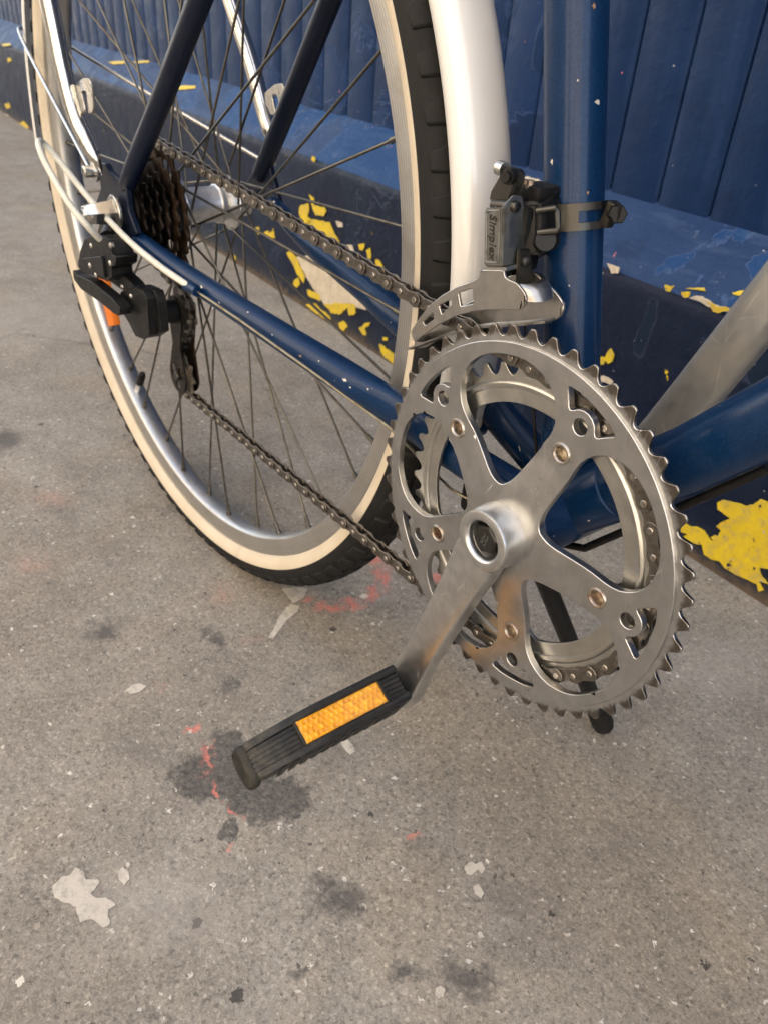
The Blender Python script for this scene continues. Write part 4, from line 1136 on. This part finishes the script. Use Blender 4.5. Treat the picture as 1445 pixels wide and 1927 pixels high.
# ---------------------------------------------------------------- chain
PU = (-411.0, -9.0); PL = (-414.0, -70.5); PR = 17.5
circles = [((0, 0), 84.95, -1), (PL, PR, -1), (PU, PR, 1), (AX, 52.5, -1)]   # -1: clockwise seen from the drive side
def tangent(c1, r1, s1, c2, r2, s2):
    a_ = Vector(c1); b_ = Vector(c2); d = b_ - a_; L = d.length; u = d / L
    # direction t with signed normal n (left of t); touching point = c - s*r*n
    k = (s1 * r1 - s2 * r2) / L
    k = -k
    for sg in (1,):
        # n satisfies d.n = s1 r1*(-1)... solve n = u*k + perp*sqrt(1-k2)
        perp = Vector((-u.y, u.x))
        n_ = u * (-(s2 * r2 - s1 * r1) / L * -1) 
    # touching points p = c - s r n ; (p2-p1).n = 0 -> d.n = s2 r2 - s1 r1
    kk = (s2 * r2 - s1 * r1) / L
    n_ = u * kk + perp * math.sqrt(1 - kk * kk)
    return a_ - n_ * s1 * r1, b_ - n_ * s2 * r2
# order of travel: chainring bottom -> tension pulley -> guide pulley -> sprocket -> chainring top
segs = []
m_ = len(circles)
tp = []
for i in range(m_):
    c1, r1_, s1 = circles[i]; c2, r2_, s2 = circles[(i + 1) % m_]
    tp.append(tangent(c1, r1_, s1, c2, r2_, s2))
path = []
for i in range(m_):
    p1, p2 = tp[i]
    nL = max(2, int((p2 - p1).length / 1.0))
    path += [p1.lerp(p2, k / nL) for k in range(nL)]
    c2, r2_, s2 = circles[(i + 1) % m_]; q = tp[(i + 1) % m_][0]
    a0 = math.atan2(p2.y - c2[1], p2.x - c2[0]); a1 = math.atan2(q.y - c2[1], q.x - c2[0])
    da = (a1 - a0)
    if s2 == 1:
        while da < 0: da += 2 * PI
    else:
        while da > 0: da -= 2 * PI
    nA = max(2, int(abs(da) * r2_ / 1.0))
    path += [Vector((c2[0] + r2_ * math.cos(a0 + da * k / nA), c2[1] + r2_ * math.sin(a0 + da * k / nA))) for k in range(nA)]
cum = [0]
for i in range(len(path)): cum.append(cum[-1] + (path[(i + 1) % len(path)] - path[i]).length)
tot = cum[-1]; NLK = int(round(tot / 12.7 / 2)) * 2
pitch = tot / NLK
pins = []; i = 0
for k in range(NLK):
    s_ = k * pitch + 3.0
    while cum[i + 1] < s_: i += 1
    t_ = (s_ - cum[i]) / (cum[i + 1] - cum[i])
    q = path[i].lerp(path[(i + 1) % len(path)], t_)
    yy = YI + (10.0 - YI) * max(0, min(1, (-60 - q.x) / 330))
    pins.append(Vector((q.x, yy, q.y)))
# meshes
def peanut(L, re, rw, n=7):
    pts = []
    for sx, base in ((1, -90), (-1, 90)):
        for k in range(n + 1):
            a_ = R(base + 180 * k / n); pts.append((sx * L / 2 + re * math.cos(a_) , re * math.sin(a_)))
        pts.append((0, sx * rw))
    return pts
def link_mesh(y_in, th_, re, rw, pin):
    mb = MB()
    for s in (-1, 1):
        ya, yb = s * y_in, s * (y_in + th_)
        mb.prism(peanut(12.7, re, rw), min(ya, yb), max(ya, yb), .22)
    me = mb.mesh('link', (0, 0, 0)); return me
me_out = link_mesh(2.55, 1.0, 4.2, 3.05, True)
me_in = link_mesh(1.45, 1.0, 4.25, 3.2, False)
for me in (me_out, me_in): me.materials.append(M['chain'])
rl = MB()
for q in pins:
    rl.lathe_y((q.x, q.z), [(1.2, q.y - 1.4), (3.85, q.y - 1.4), (3.85, q.y + 1.4), (1.2, q.y + 1.4)], 12)
chain = part(rl, 'chain', M['roller'], 40)
tag(chain, kind='stuff')
del chain['kind']
pinmb = MB()
pinmb.lathe_y((-6.35, 0), [(.2, -4.35), (1.5, -4.3), (1.75, -4.05), (1.75, 4.05), (1.5, 4.3), (.2, 4.35)], 12)
pinmb.lathe_y((6.35, 0), [(.2, -4.35), (1.5, -4.3), (1.75, -4.05), (1.75, 4.05), (1.5, 4.3), (.2, 4.35)], 12)
me_pin = pinmb.mesh('rivet', (0, 0, 0)); 
# rivets belong to the outer plates: one mesh with two materials
bm = bmesh.new(); bm.from_mesh(me_out); nf = len(bm.faces); bm.from_mesh(me_pin); bm.faces.ensure_lookup_table()
for f in bm.faces[nf:]: f.material_index = 1
bm.to_mesh(me_out); bm.free(); me_out.materials.append(M['pin'])
for me in (me_out, me_in):
    me.polygons.foreach_set('use_smooth', [True] * len(me.polygons)); me.set_sharp_from_angle(angle=R(35))
for k in range(NLK):
    a_, b_ = pins[k], pins[(k + 1) % NLK]
    mid = (a_ + b_) / 2; d = b_ - a_
    o = bpy.data.objects.new('outer_link' if k % 2 == 0 else 'inner_link', me_out if k % 2 == 0 else me_in)
    COL.objects.link(o); o.parent = chain
    o.location = V(*mid)
    o.rotation_euler = (random.uniform(-.03, .03), -math.atan2(d.z, d.x), math.atan2(d.y, math.hypot(d.x, d.z)) * (1 if d.x > 0 else -1))
# mesh the inner ring with a pin that lies on it
rp0 = min(pins, key=lambda q: abs(math.hypot(q.x, q.z) - 84.95) + (0 if q.x > 40 else 99))
build_inner(math.atan2(rp0.z, rp0.x) + PI / 42)

# ---------------------------------------------------------------- drive-side pedal
PA = cd * CL
pn = Vector((.47, 0, .883)); pv = Vector((.883, 0, -.47))
def pp(t, v, u): return PA + pv * v + pn * (u + 7.0) + Vector((0, -t, 0))
def ptip(t):   # crown drops towards the outer end
    k = max(0, (t - 76) / 58); return 15.0 * k * k
cross = [(-12.6, -14), (-12.6, 14.0), (-12.0, 16.6), (-10.8, 17.8), (-8.4, 18.0), (-7.4, 17.2), (-7.3, 14.2)]
ribs = []
for k in range(5):
    v0 = -7.2 + k * 3.0
    ribs += [(v0 + .3, 13.2), (v0 + .5, 14.1), (v0 + 2.3, 14.1), (v0 + 2.5, 13.2)]
cross += ribs + [(7.5, 14.2), (7.6, 16.6), (8.6, 17.6), (10.4, 17.8), (11.8, 16.8), (12.4, 14.5), (12.4, -14), (11, -17), (7, -18), (-7, -18), (-11, -17)]
rings = []
ts = [23, 23.8] + [26 + 4 * k for k in range(26)] + [129, 130.5]
for t in ts:
    dr = ptip(t); sc_ = 1.0 if t < 90 else 1.0 - .05 * ((t - 90) / 38)
    e0 = .9 if t in (23, 130.5) else 1.0
    rg = []
    for v, u in cross:
        uu = u - dr * max(0, (u + 18) / 36) + dr * .6 * max(0, (-u + 18) / 36)
        if u < 0 and t > 30: uu += 5 * max(0, (t - 30) / 85)
        rg.append(pp(t, v * sc_ * e0, uu * e0))
    rings.append(rg)
pedal = part(MB().loft(rings), 'pedal', M['pedal'], 38)
# reflector in its window
rings = []
for u, k in ((11.5, 1.0), (14.6, 1.0), (15.1, .97)):
    rings.append([pp(t, v * k, u) for t, v in ((39 / k if k < 1 else 39, -7.3), (100 * k, -7.3), (100 * k, 7.3), (39 / k if k < 1 else 39, 7.3))])
sub(MB().loft(rings), 'reflector', M['amber'], pedal, 20)
# window frame lips
for t0, t1 in ((37.2, 39.0), (100, 101.6)):
    mb = MB().add_bm_prism([pp(t0, -7.5, 13), pp(t1, -7.5, 13), pp(t1, 7.5, 13), pp(t0, 7.5, 13)], pn * 2.4, .3)
    sub(mb, 'reflector_frame', M['pedal'], pedal, 20)
# scuffed outer end block with its oval cap
rings = []
for t, k in ((128.5, .95), (129.5, 1.04), (131.5, 1.05), (133.6, 1.0), (134.6, .92), (134.9, .84), (134.2, .80)):
    rg = []
    for j in range(28):
        a_ = 2 * PI * j / 28; c_, s__ = math.cos(a_), math.sin(a_)
        rg.append(pp(t, 12.6 * k * math.copysign(abs(c_) ** .7, c_), -6.0 + 9.8 * k * math.copysign(abs(s__) ** .7, s__) - (t - 124) * .2))
    rings.append(rg)
sub(MB().loft(rings), 'end_cap', M['pedal_wear'], pedal, 50)
# tread bars on the sole side
for k in range(11):
    t = 30 + k * 8.2
    mb = MB().add_bm_prism([pp(t, 12.2, -11), pp(t + 4.6, 12.2, -11), pp(t + 5.6, 12.2, 10), pp(t + 1, 12.2, 10)], pv * .7, .2)
    sub(mb, 'tread_bar', M['pedal'], pedal, 30)
sub(MB().tube([PA + Vector((0, -6, 0)), PA + Vector((0, -19, 0)), PA + Vector((0, -19.1, 0)), PA + Vector((0, -25, 0))], [7, 7, 8.6, 8.6], 24), 'pedal_spindle', M['bolt_black'], pedal)

# ---------------------------------------------------------------- far crank arm
secs2 = [(0, 30, 86, 106, 0), (14, 29, 86, 106, 0), (30, 27, 87, 107, 0), (60, 26, 88, 108, 0), (110, 25.5, 89, 109, 0), (150, 27, 92, 110, 0), (166, 29, 96, 109.5, 0), (176, 24, 96, 109, 0), (181, 12, 98, 107, 0)]
CAo = cd.copy(), ce.copy()
cd = Vector((math.cos(R(68.5)), 0, math.sin(R(68.5)))); ce = Vector((-cd.z, 0, cd.x))
lc = crank(0, secs2, 1, .72); lc.lathe_y((0, 0), [(10, 86), (17.5, 86), (17.5, 106), (10, 106)], 40)
left_crank = part(lc, 'far_crank_arm', M['gray_crank'], 40)
cd, ce = CAo

# ---------------------------------------------------------------- front derailleur
TD = SD                                                     # seat tube direction
def on_tube(z): return P0 + SD * ((z - P0.z) / SD.z)
tc = on_tube(150)
# clamp band round the tube, tilted square to it
ux = Vector((1, 0, 0)); ux = (ux - TD * ux.dot(TD)).normalized(); uy = Vector((0, 1, 0))
def band(h0, h1, r0, r1, a0, a1, n=40):
    mb = MB(); rings = []
    for k in range(n + 1):
        a_ = R(a0 + (a1 - a0) * k / n); d = ux * math.cos(a_) + uy * math.sin(a_)
        rings.append([tc + d * r0 + TD * h0, tc + d * r1 + TD * h0, tc + d * r1 + TD * h1, tc + d * r0 + TD * h1])
    return mb.loft(rings)
fdm = MB()
fdm.add_bm_prism([(-42, 8, 133), (-31, 8, 133), (-24, 12, 136), (-22, 21, 138), (-25, 30, 138), (-42, 30, 134)], Vector((-5.5, 0, 23)), 1.6, 2)
fdm.box((-37, 20, 161), (15, 16, 7), 2.2)
fdm.tube([(-36.0,24.0,136.2),(-21.2,12.0,143.4)], [6.0, 4.8], 20)
fdm.box((-36.5, 14, 141), (13, 14, 30), 3.0)
fd = part(fdm, 'front_derailleur', M['black'], 35)
b1 = band(-6.0, -2.6, 14.4, 16.2, -78, 118); b2 = band(2.6, 6.0, 14.4, 16.2, -78, 118)
bandm = MB(); bandm.add(b1.v, b1.f); bandm.add(b2.v, b2.f)
b3 = band(-6.0, 6.0, 14.4, 16.4, -78, -42); bandm.add(b3.v, b3.f)
b4 = band(-6.4, 6.4, 14.4, 16.8, -92, -72); bandm.add(b4.v, b4.f)
b5 = band(-6.0, 6.0, 14.4, 16.2, 98, 250); bandm.add(b5.v, b5.f)
sub(bandm, 'clamp_band', M['dark_metal'], fd, 30)
# hinge loop at the body side
hl = [(-28.0,10.0,155.0),(-21.4,15.0,157.2),(-20.7,16.0,155.9),(-18.7,16.0,149.3),(-18.5,15.0,148.0),(-25.2,10.0,146.0)]
sub(MB().tube([Vector(q) for q in hl], 1.5, 10), 'hinge_loop', M['dark_metal'], fd, 30)
ba = R(14); bd = ux * math.cos(ba) + uy * math.sin(ba)
bs = tc + bd * 16.0
sub(MB().box(bs + bd * 2.5, (5, 6, 12), 1.2, Matrix.Rotation(.2, 3, 'Y')), 'clamp_lug', M['dark_metal'], fd, 30)
sb = MB(); ax0 = bs + bd * 4.5
tdir = (-uy * .62 + ux * .78).normalized()
sb.tube([ax0 - tdir * 4, ax0 + tdir * 3, ax0 + tdir * 3.1, ax0 + tdir * 7.5, ax0 + tdir * 8.2], [2.4, 2.4, 4.4, 4.4, 3.8], 6)
sub(sb, 'clamp_screw', M['bolt_black'], fd, 30)
sub(MB().box(ax0 + tdir * 8.2, (1.0, 1.0, 7.6), 0), 'screw_slot', M['black'], fd, 0)
# outer parallelogram link with the maker's lettering
XL = (-46.5, -33.6)
ol = MB()
lk = [(-46.2, -5, 153.6), (-34.4, -5, 156.4), (-30.2, -5, 131.0), (-42.0, -5, 128.0)]
ol.add_bm_prism(lk, Vector((0, 2.2, 0)), .7, 2)
ol.add_bm_prism([(-34.6, -4.4, 156.2), (-35.2, 2.5, 161.0), (-34.8, 7.2, 160.2), (-33.2, 8.6, 154), (-31.6, 8.0, 146), (-30.0, 10.0, 140), (-30.0, 10.6, 131), (-30.2, -4.4, 131.0)], Vector((-2.2, 0, -.2)), .5, 2)
ol.add_bm_prism([(-44.4, -4.4, 154), (-44.6, 6.5, 156), (-41, 8, 134), (-40, -4.4, 128.6)], Vector((2.0, 0, .4)), .4, 1)
olk = sub(ol, 'outer_link_plate', M['link'], fd, 30)
for pz, px_, py_ in ((156.4, -33.2, 1.8), (133.2, -29.6, 7.2)):
    mb = MB().tube([(px_ - 14, py_, pz - 2), (px_ + .2, py_, pz), (px_ + 1.0, py_, pz), (px_ + 1.5, py_, pz)], [2.6, 2.6, 2.2, 1.0], 16)
    sub(mb, 'pivot_rivet', M['dark_metal'], fd, 40)
# lettering runs down the plate
tv, tf = text_mesh('Simplex', 6.4, .22, .25)
ex = Vector((-30.2 + 34.4, 0, 131.0 - 156.4)).normalized(); ey = Vector((34.4 * 0 + 11.8, 0, 2.8)).normalized()
cen = Vector((-38.2, -5.25, 142.6))
sx = 20.5 / max(1e-6, (max(v[0] for v in tv) - min(v[0] for v in tv)))
mb = MB().add([cen + ex * (x * sx) + ey * (y * .95 - .3) - Vector((0, z, 0)) for x, y, z in tv], tf)
sub(mb, 'lettering', M['dark_metal'], fd, 0)
# raised border round the lettering
bo = [cen + ex * x + ey * y for x, y in roundpoly([(-11.4, -4.1), (11.4, -4.1), (11.4, 4.1), (-11.4, 4.1)], 1.4, 4)]
bo.append(bo[0])
sub(MB().tube([tuple(q) for q in bo], .28, 6), 'lettering_border', M['link'], fd)
# cage hanger tab
hg = MB().add_bm_prism([(-30.4, 3.2, 138), (-30.2, 11, 138), (-28.2, 11.6, 130), (-26.8, 11.6, 121), (-26.8, 2.6, 121), (-28.4, 2.4, 130)], Vector((2.2, 0, .2)), .5, 2)
sub(hg, 'cage_hanger', M['dark_metal'], fd, 30)
mb = MB().tube([(-28.6, 7.2, 132.6), (-25.6, 7.2, 132.8), (-24.8, 7.2, 132.8)], [2.9, 2.7, 1.4], 16)
sub(mb, 'pivot_rivet', M['dark_metal'], fd)
sub(MB().box((-37, 4, 127), (11, 11, 6), 1.0, Matrix.Rotation(R(-13), 3, 'Y')), 'link_foot', M['bolt_black'], fd, 30)
# cable arm on top with its pinch bolt
arm = MB().add_bm_prism([(-51.2,2.0,155.3),(-50.7,2.0,160.1),(-47.6,2.0,165.3),(-44.6,2.0,170.8),(-42.8,2.0,172.0),(-37.8,2.0,170.7),(-35.4,2.0,168.9),(-35.9,2.0,165.2),(-37.3,2.0,162.2),(-38.4,2.0,157.9)], Vector((1.5, 4.5, 0)), .7, 2)
sub(arm, 'cable_arm', M['dark_metal'], fd, 30)
PB = Vector([(-39.9,2.0,167.8)][0])
mb = MB().tube([PB + Vector((0, 6, 0)), PB + Vector((1.6, -3.2, .6)), PB + Vector((1.7, -3.3, .6)), PB + Vector((2.2, -5.6, .8))], [3.4, 3.4, 2.5, 2.4], 18)
sub(mb, 'pinch_bolt', M['bolt_black'], fd, 30)
mb = MB().tube([PB + Vector((-10, 3, 2)), PB + Vector((-5.5, 2.4, 2))], [3.4, 3.2], 16)
sub(mb, 'bolt_head', M['steel'], fd, 30)
lim = MB()
for q in [(-45.2,14.0,159.9),(-41.2,14.0,160.9),(-37.9,14.0,161.3)]: lim.tube([Vector(q), Vector(q) + Vector((0, 0, 5))], 2.0, 12)
sub(lim, 'limit_screw', M['bolt_rust'], fd, 30)
# cage: perforated outer plate, deeper inner plate, rolled front bridge
YO = -4.0
CO = [(-90.3,79.6),(-86.0,75.0),(-79.8,81.2),(-68.9,90.6),(-56.5,99.2),(-44.5,105.4),(-33.0,109.7),(-21.8,113.1),(-15.9,114.5),(-13.1,117.0),(-12.1,120.1),(-13.4,122.9),(-16.5,124.9),(-20.2,126.4),(-24.7,126.3),(-27.6,127.0),(-28.5,129.7),(-43.6,126.0),(-43.6,122.7),(-47.2,119.7),(-58.9,113.2),(-68.6,106.3),(-76.6,98.9),(-84.0,89.7)]
W1 = [(-56.8,110.8),(-47.4,115.9),(-45.2,108.9),(-54.0,104.9)]
W2 = [(-69.9,100.4),(-61.7,106.4),(-60.4,103.8),(-67.0,96.6)]
W3 = [(-80.9,88.3),(-73.8,95.8),(-72.4,92.6),(-79.1,86.6)]
cage_o = plate('cage_outer_plate', [roundpoly(CO, 1.6, 3)] + [roundpoly(w, .8, 3) for w in (W1, W2, W3)], YO - .9, YO + .7, M['cage'], fd, bevel=.35)
sub(MB().add_bm_prism([(-28.8,-4.0,130.9),(-28.4,-4.0,129.0),(-43.4,-4.0,125.0),(-43.7,-4.0,127.0)], Vector((1, 9, 1)), .6, 2), 'cage_flange', M['cage'], fd, 30)
CI = [(-108.0,60.9),(-96.5,64.9),(-84.2,75.1),(-68.4,85.2),(-51.4,93.0),(-28.4,101.5),(-10.5,107.8),(-5.6,110.9),(-3.7,115.3),(-5.0,119.2),(-10.8,122.6),(-25.9,127.9),(-33.9,126.3),(-46.6,117.1),(-59.7,105.1),(-78.2,92.4),(-98.3,77.0)]
cage_i = plate('cage_inner_plate', [roundpoly(CI, 4, 4)], 12.4, 14.0, M['cage'], fd, bevel=.4)
br = []
RB = [(-14.6,-4.0,119.3),(-17.6,-4.0,123.7),(-21.4,-4.0,125.5)]
for q in RB:
    q = Vector(q)
    rg = []
    for k in range(9):
        a_ = R(-90 + 180 * k / 8)
        rg.append((q.x + 7.5 * math.cos(a_) , 4.3 + 8.5 * math.sin(a_), q.z + .3 * k))
    rg += [(x - 1.6, 4.3 + (y - 4.3) * .86, z) for x, y, z in reversed(rg)]
    br.append(rg)
sub(MB().loft(br), 'cage_bridge', M['cage'], fd, 40)
# bottom flare of the inner plate
fl = []
for u_, v_ in ((800, 645), (850, 622), (910, 610), (980, 607), (1040, 604)):
    pass
FLR = [(-104.8,13.0,63.0),(-84.3,13.0,75.7),(-64.6,13.0,87.6),(-46.0,13.0,95.4),(-25.2,13.0,103.1),(-7.8,13.0,110.2)]
for q in FLR:
    q = Vector(q); fl.append([(q.x, 14.5, q.z + 1), (q.x, 10.5, q.z - 1.5), (q.x, 6.0, q.z - 1.0), (q.x, 6.0, q.z + .2), (q.x, 10.5, q.z - .3), (q.x, 13.3, q.z + 1.6)])
sub(MB().loft(fl), 'cage_flare', M['cage'], fd, 40)
# rear spacer of the cage
mb = MB().tube([Vector([(-86.8,-4.0,77.8)][0]), Vector([(-97.3,13.0,70.7)][0])], 2.6, 14)
sub(mb, 'cage_spacer', M['chain'], fd)
# its inner wire running down to the bottom bracket
part(MB().tube(smoothpath([(-49.2,14.0,162.7),(-46.9,20.0,144.6),(-42.3,24.0,119.5),(-35.3,25.0,94.0),(-20.9,26.0,51.7),(-12.7,30.0,15.4)], 4), .9, 8), 'front_gear_cable', M['bolt_black'])

# ---------------------------------------------------------------- rear derailleur
rd_up = MB().prism(roundpoly([(-470.0,42.3),(-451.8,50.0),(-425.8,56.5),(-410.6,56.4),(-408.9,51.0),(-408.2,46.2),(-399.5,46.7),(-402.5,39.7),(-413.8,34.2),(-413.7,26.9),(-427.1,19.3),(-442.7,17.2),(-451.1,16.7),(-484.9,11.2),(-495.3,14.1),(-482.7,31.1)], 1.6, 3), -48, -30, .8)
rd = part(rd_up, 'rear_derailleur', M['black'], 35)
rib = MB().prism(roundpoly([(-471.1,27.1),(-427.9,39.9),(-425.7,36.2),(-425.1,23.3),(-437.4,20.8),(-475.4,15.1),(-478.8,19.7)], 1.2, 3), -50.5, -48.1, .6)
sub(rib, 'upper_knuckle_plate', M['black'], rd, 30)
mb = MB().prism(roundpoly([(-504.1,8.7),(-494.5,6.5),(-459.5,10.5),(-413.7,9.0),(-398.3,5.6),(-402.4,-1.9),(-413.9,-3.7),(-445.9,-3.2),(-489.4,-4.5),(-504.7,-0.1)], 1.6, 3), -50, -40, .8)
sub(mb, 'parallelogram_link', M['black'], rd, 35)
mb = MB().prism(roundpoly([(-458.2,19.7),(-443.5,26.3),(-416.7,26.8),(-398.0,24.5),(-394.4,22.0),(-420.4,12.4),(-447.5,12.5)], 1.4, 3), -38, -28, .7)
sub(mb, 'parallelogram_link', M['black'], rd, 35)
lb = MB().prism(roundpoly([(-428.0,8.9),(-398.7,21.7),(-379.7,23.6),(-372.5,19.7),(-375.1,-11.9),(-389.2,-19.8),(-404.9,-22.8),(-418.2,-14.0),(-438.9,-6.3)], 1.6, 3), -37, -22, .9)
lb.prism(roundpoly([(-405.9,15.5),(-373.4,24.8),(-367.9,17.4),(-367.7,-8.1),(-394.9,-21.8),(-400.5,-7.8)], 1.6, 3), -30, -22.5, .9)
sub(lb, 'lower_knuckle', M['black'], rd, 35)
for u_, v_, y_ in ((169.7, 500, -50.6), (207.5, 495.5, -48.2), (172, 463, -48.2), (181, 518, -50.2), (247, 558, -37.2), (282, 551, -28.4), (230, 540, -38.4), (208, 462, -48.2)):
    q = Vector([(-772.1,0.0,204.1)][0]) if False else None
RIV = [(-455.2,-50.8,25.2),(-414.2,-48.3,37.6),(-453.3,-48.3,41.7),(-444.8,-50.3,19.8),(-405.2,-37.3,11.5),(-387.4,-28.4,18.5),(-420.1,-38.4,15.4),(-409.1,-48.3,52.9)]
sub(MB().tube(smoothpath([(-427.7,-40.0,29.8),(-418.3,-37.0,26.3),(-407.4,-34.0,21.0),(-403.7,-31.0,11.9)], 5), 1.1, 8), 'spring_wire', M['steel'], rd)
for a_, b_ in (([(-444.3,-34.0,39.4)][0], [(-434.9,-31.0,43.1)][0]), ([(-444.6,-34.0,30.5)][0], [(-435.2,-31.0,33.9)][0])):
    sub(MB().tube([a_, b_], 2.0, 12), 'limit_screw', M['steel'], rd)
for q in RIV:
    mb = MB().lathe_y((q[0], q[2]), [(.2, q[1] - .9), (1.6, q[1] - .7), (2.3, q[1]), (2.3, q[1] + 2.5), (.2, q[1] + 2.5)], 16)
    sub(mb, 'rivet', M['steel'], rd, 40)
# pulley cage and pulleys
def hull_plate(c1, r1_, c2, r2_, waist):
    a_ = Vector(c1); b_ = Vector(c2); d = (b_ - a_).normalized(); n_ = Vector((-d.y, d.x)); pts = []
    an = math.atan2(d.y, d.x)
    for k in range(13): t = an + R(70 + 220 * k / 12); pts.append((a_.x + r1_ * math.cos(t), a_.y + r1_ * math.sin(t)))
    m2 = a_.lerp(b_, .5) - n_ * waist; pts.append((m2.x, m2.y))
    for k in range(13): t = an + R(-110 + 220 * k / 12); pts.append((b_.x + r2_ * math.cos(t), b_.y + r2_ * math.sin(t)))
    m2 = a_.lerp(b_, .5) + n_ * waist; pts.append((m2.x, m2.y))
    return pts
YP = 9.0
ro = plate('pulley_cage_outer', [hull_plate(PU, 14, PL, 16.5, 7.5)] + [circ(PL[0] + 9 * math.cos(.6 + k * 2 * PI / 3), PL[1] + 9 * math.sin(.6 + k * 2 * PI / 3), 5.2, 14) for k in range(3)], YP - 6.8, YP - 5.2, M['sprocket_dark'], rd, bevel=.4)
ri = plate('pulley_cage_inner', [hull_plate(PU, 15, PL, 16.5, 9.5)], YP + 5.2, YP + 6.8, M['sprocket'], rd, bevel=.4)
for c in (PU, PL):
    pg = gear(c, 9, 0, 0, 0, 2.6, 2.2)
    o = plate('jockey_wheel', [pg, circ(c[0], c[1], 3, 16)], YP - 1.3, YP + 1.3, M['pulley'], rd, bevel=.3)
    mb = MB().lathe_y(c, [(.2, YP - 9.2), (3.4, YP - 9.0), (4.0, YP - 8.2), (4.0, YP - 6.7), (.2, YP - 6.7)], 16)
    sub(mb, 'pulley_bolt', M['dark_metal'], rd, 30)
sub(MB().tube([(PU[0], -12, PU[1] + 2), (PU[0], YP - 6, PU[1])], [9, 10], 24), 'cage_pivot', M['black'], rd)
sub(MB().tube([(-454.8,-30.0,53.1),(-444.4,-36.0,49.1)], [6, 7], 18), 'mounting_bolt', M['bolt_black'], rd)

# ---------------------------------------------------------------- gear cable and housing
hs = smoothpath([(-320.5,-21.0,39.3),(-337.0,-24.0,41.9),(-367.2,-27.0,45.5),(-409.0,-34.0,56.4),(-454.4,-44.0,78.3),(-489.1,-54.0,103.1),(-498.5,-60.0,113.1),(-492.6,-66.0,116.5),(-473.2,-72.0,113.5),(-452.4,-74.0,103.2),(-428.0,-70.0,82.7),(-416.1,-62.0,67.6),(-420.8,-52.0,55.4)], 8)
part(MB().tube(hs, 2.55, 16), 'cable_housing', M['cable_white'])
part(MB().tube([(-331.8,-21.5,39.4),(-316.4,-20.5,38.8)], [4.2, 4.0], 18), 'cable_stop', M['blue'])
gc = [(-321.6,-20.5,38.9),(-260.4,-17.0,34.7),(-196.5,-9.0,24.9),(-150.2,2.0,13.3),(-115.4,8.0,6.5)]
part(MB().tube(gc + [(-70, 22, -19), (-10, 34, -23)], .9, 8), 'rear_gear_cable', M['cable'])
dc = [(98.9,40.0,73.4),(68.5,40.0,38.6)]
part(MB().tube([dc[0], dc[1], (20, 40, 0 - 16), (0, 40, -24)], 2.2, 12), 'down_tube_cable', M['bolt_black'])

# ---------------------------------------------------------------- kickstand
kf = Vector((-7.7, 180.0, -274.0)); kt = Vector((-40, 52, -30))
kd = (kf - kt).normalized()
ks = part(MB().tube([kt - kd * 8, kf - kd * 20], 6.6, 24), 'kickstand', M['black'])
sub(MB().tube([kf - kd * 34, kf - kd * 32, kf - kd * 12, kf - kd * 8], [8.0, 8.6, 9.4, 8.4], 10), 'rubber_foot', M['rubber'], ks, 30)
sub(MB().box((-48, 44, -22), (38, 34, 22), 4), 'kickstand_bracket', M['black'], ks, 35)
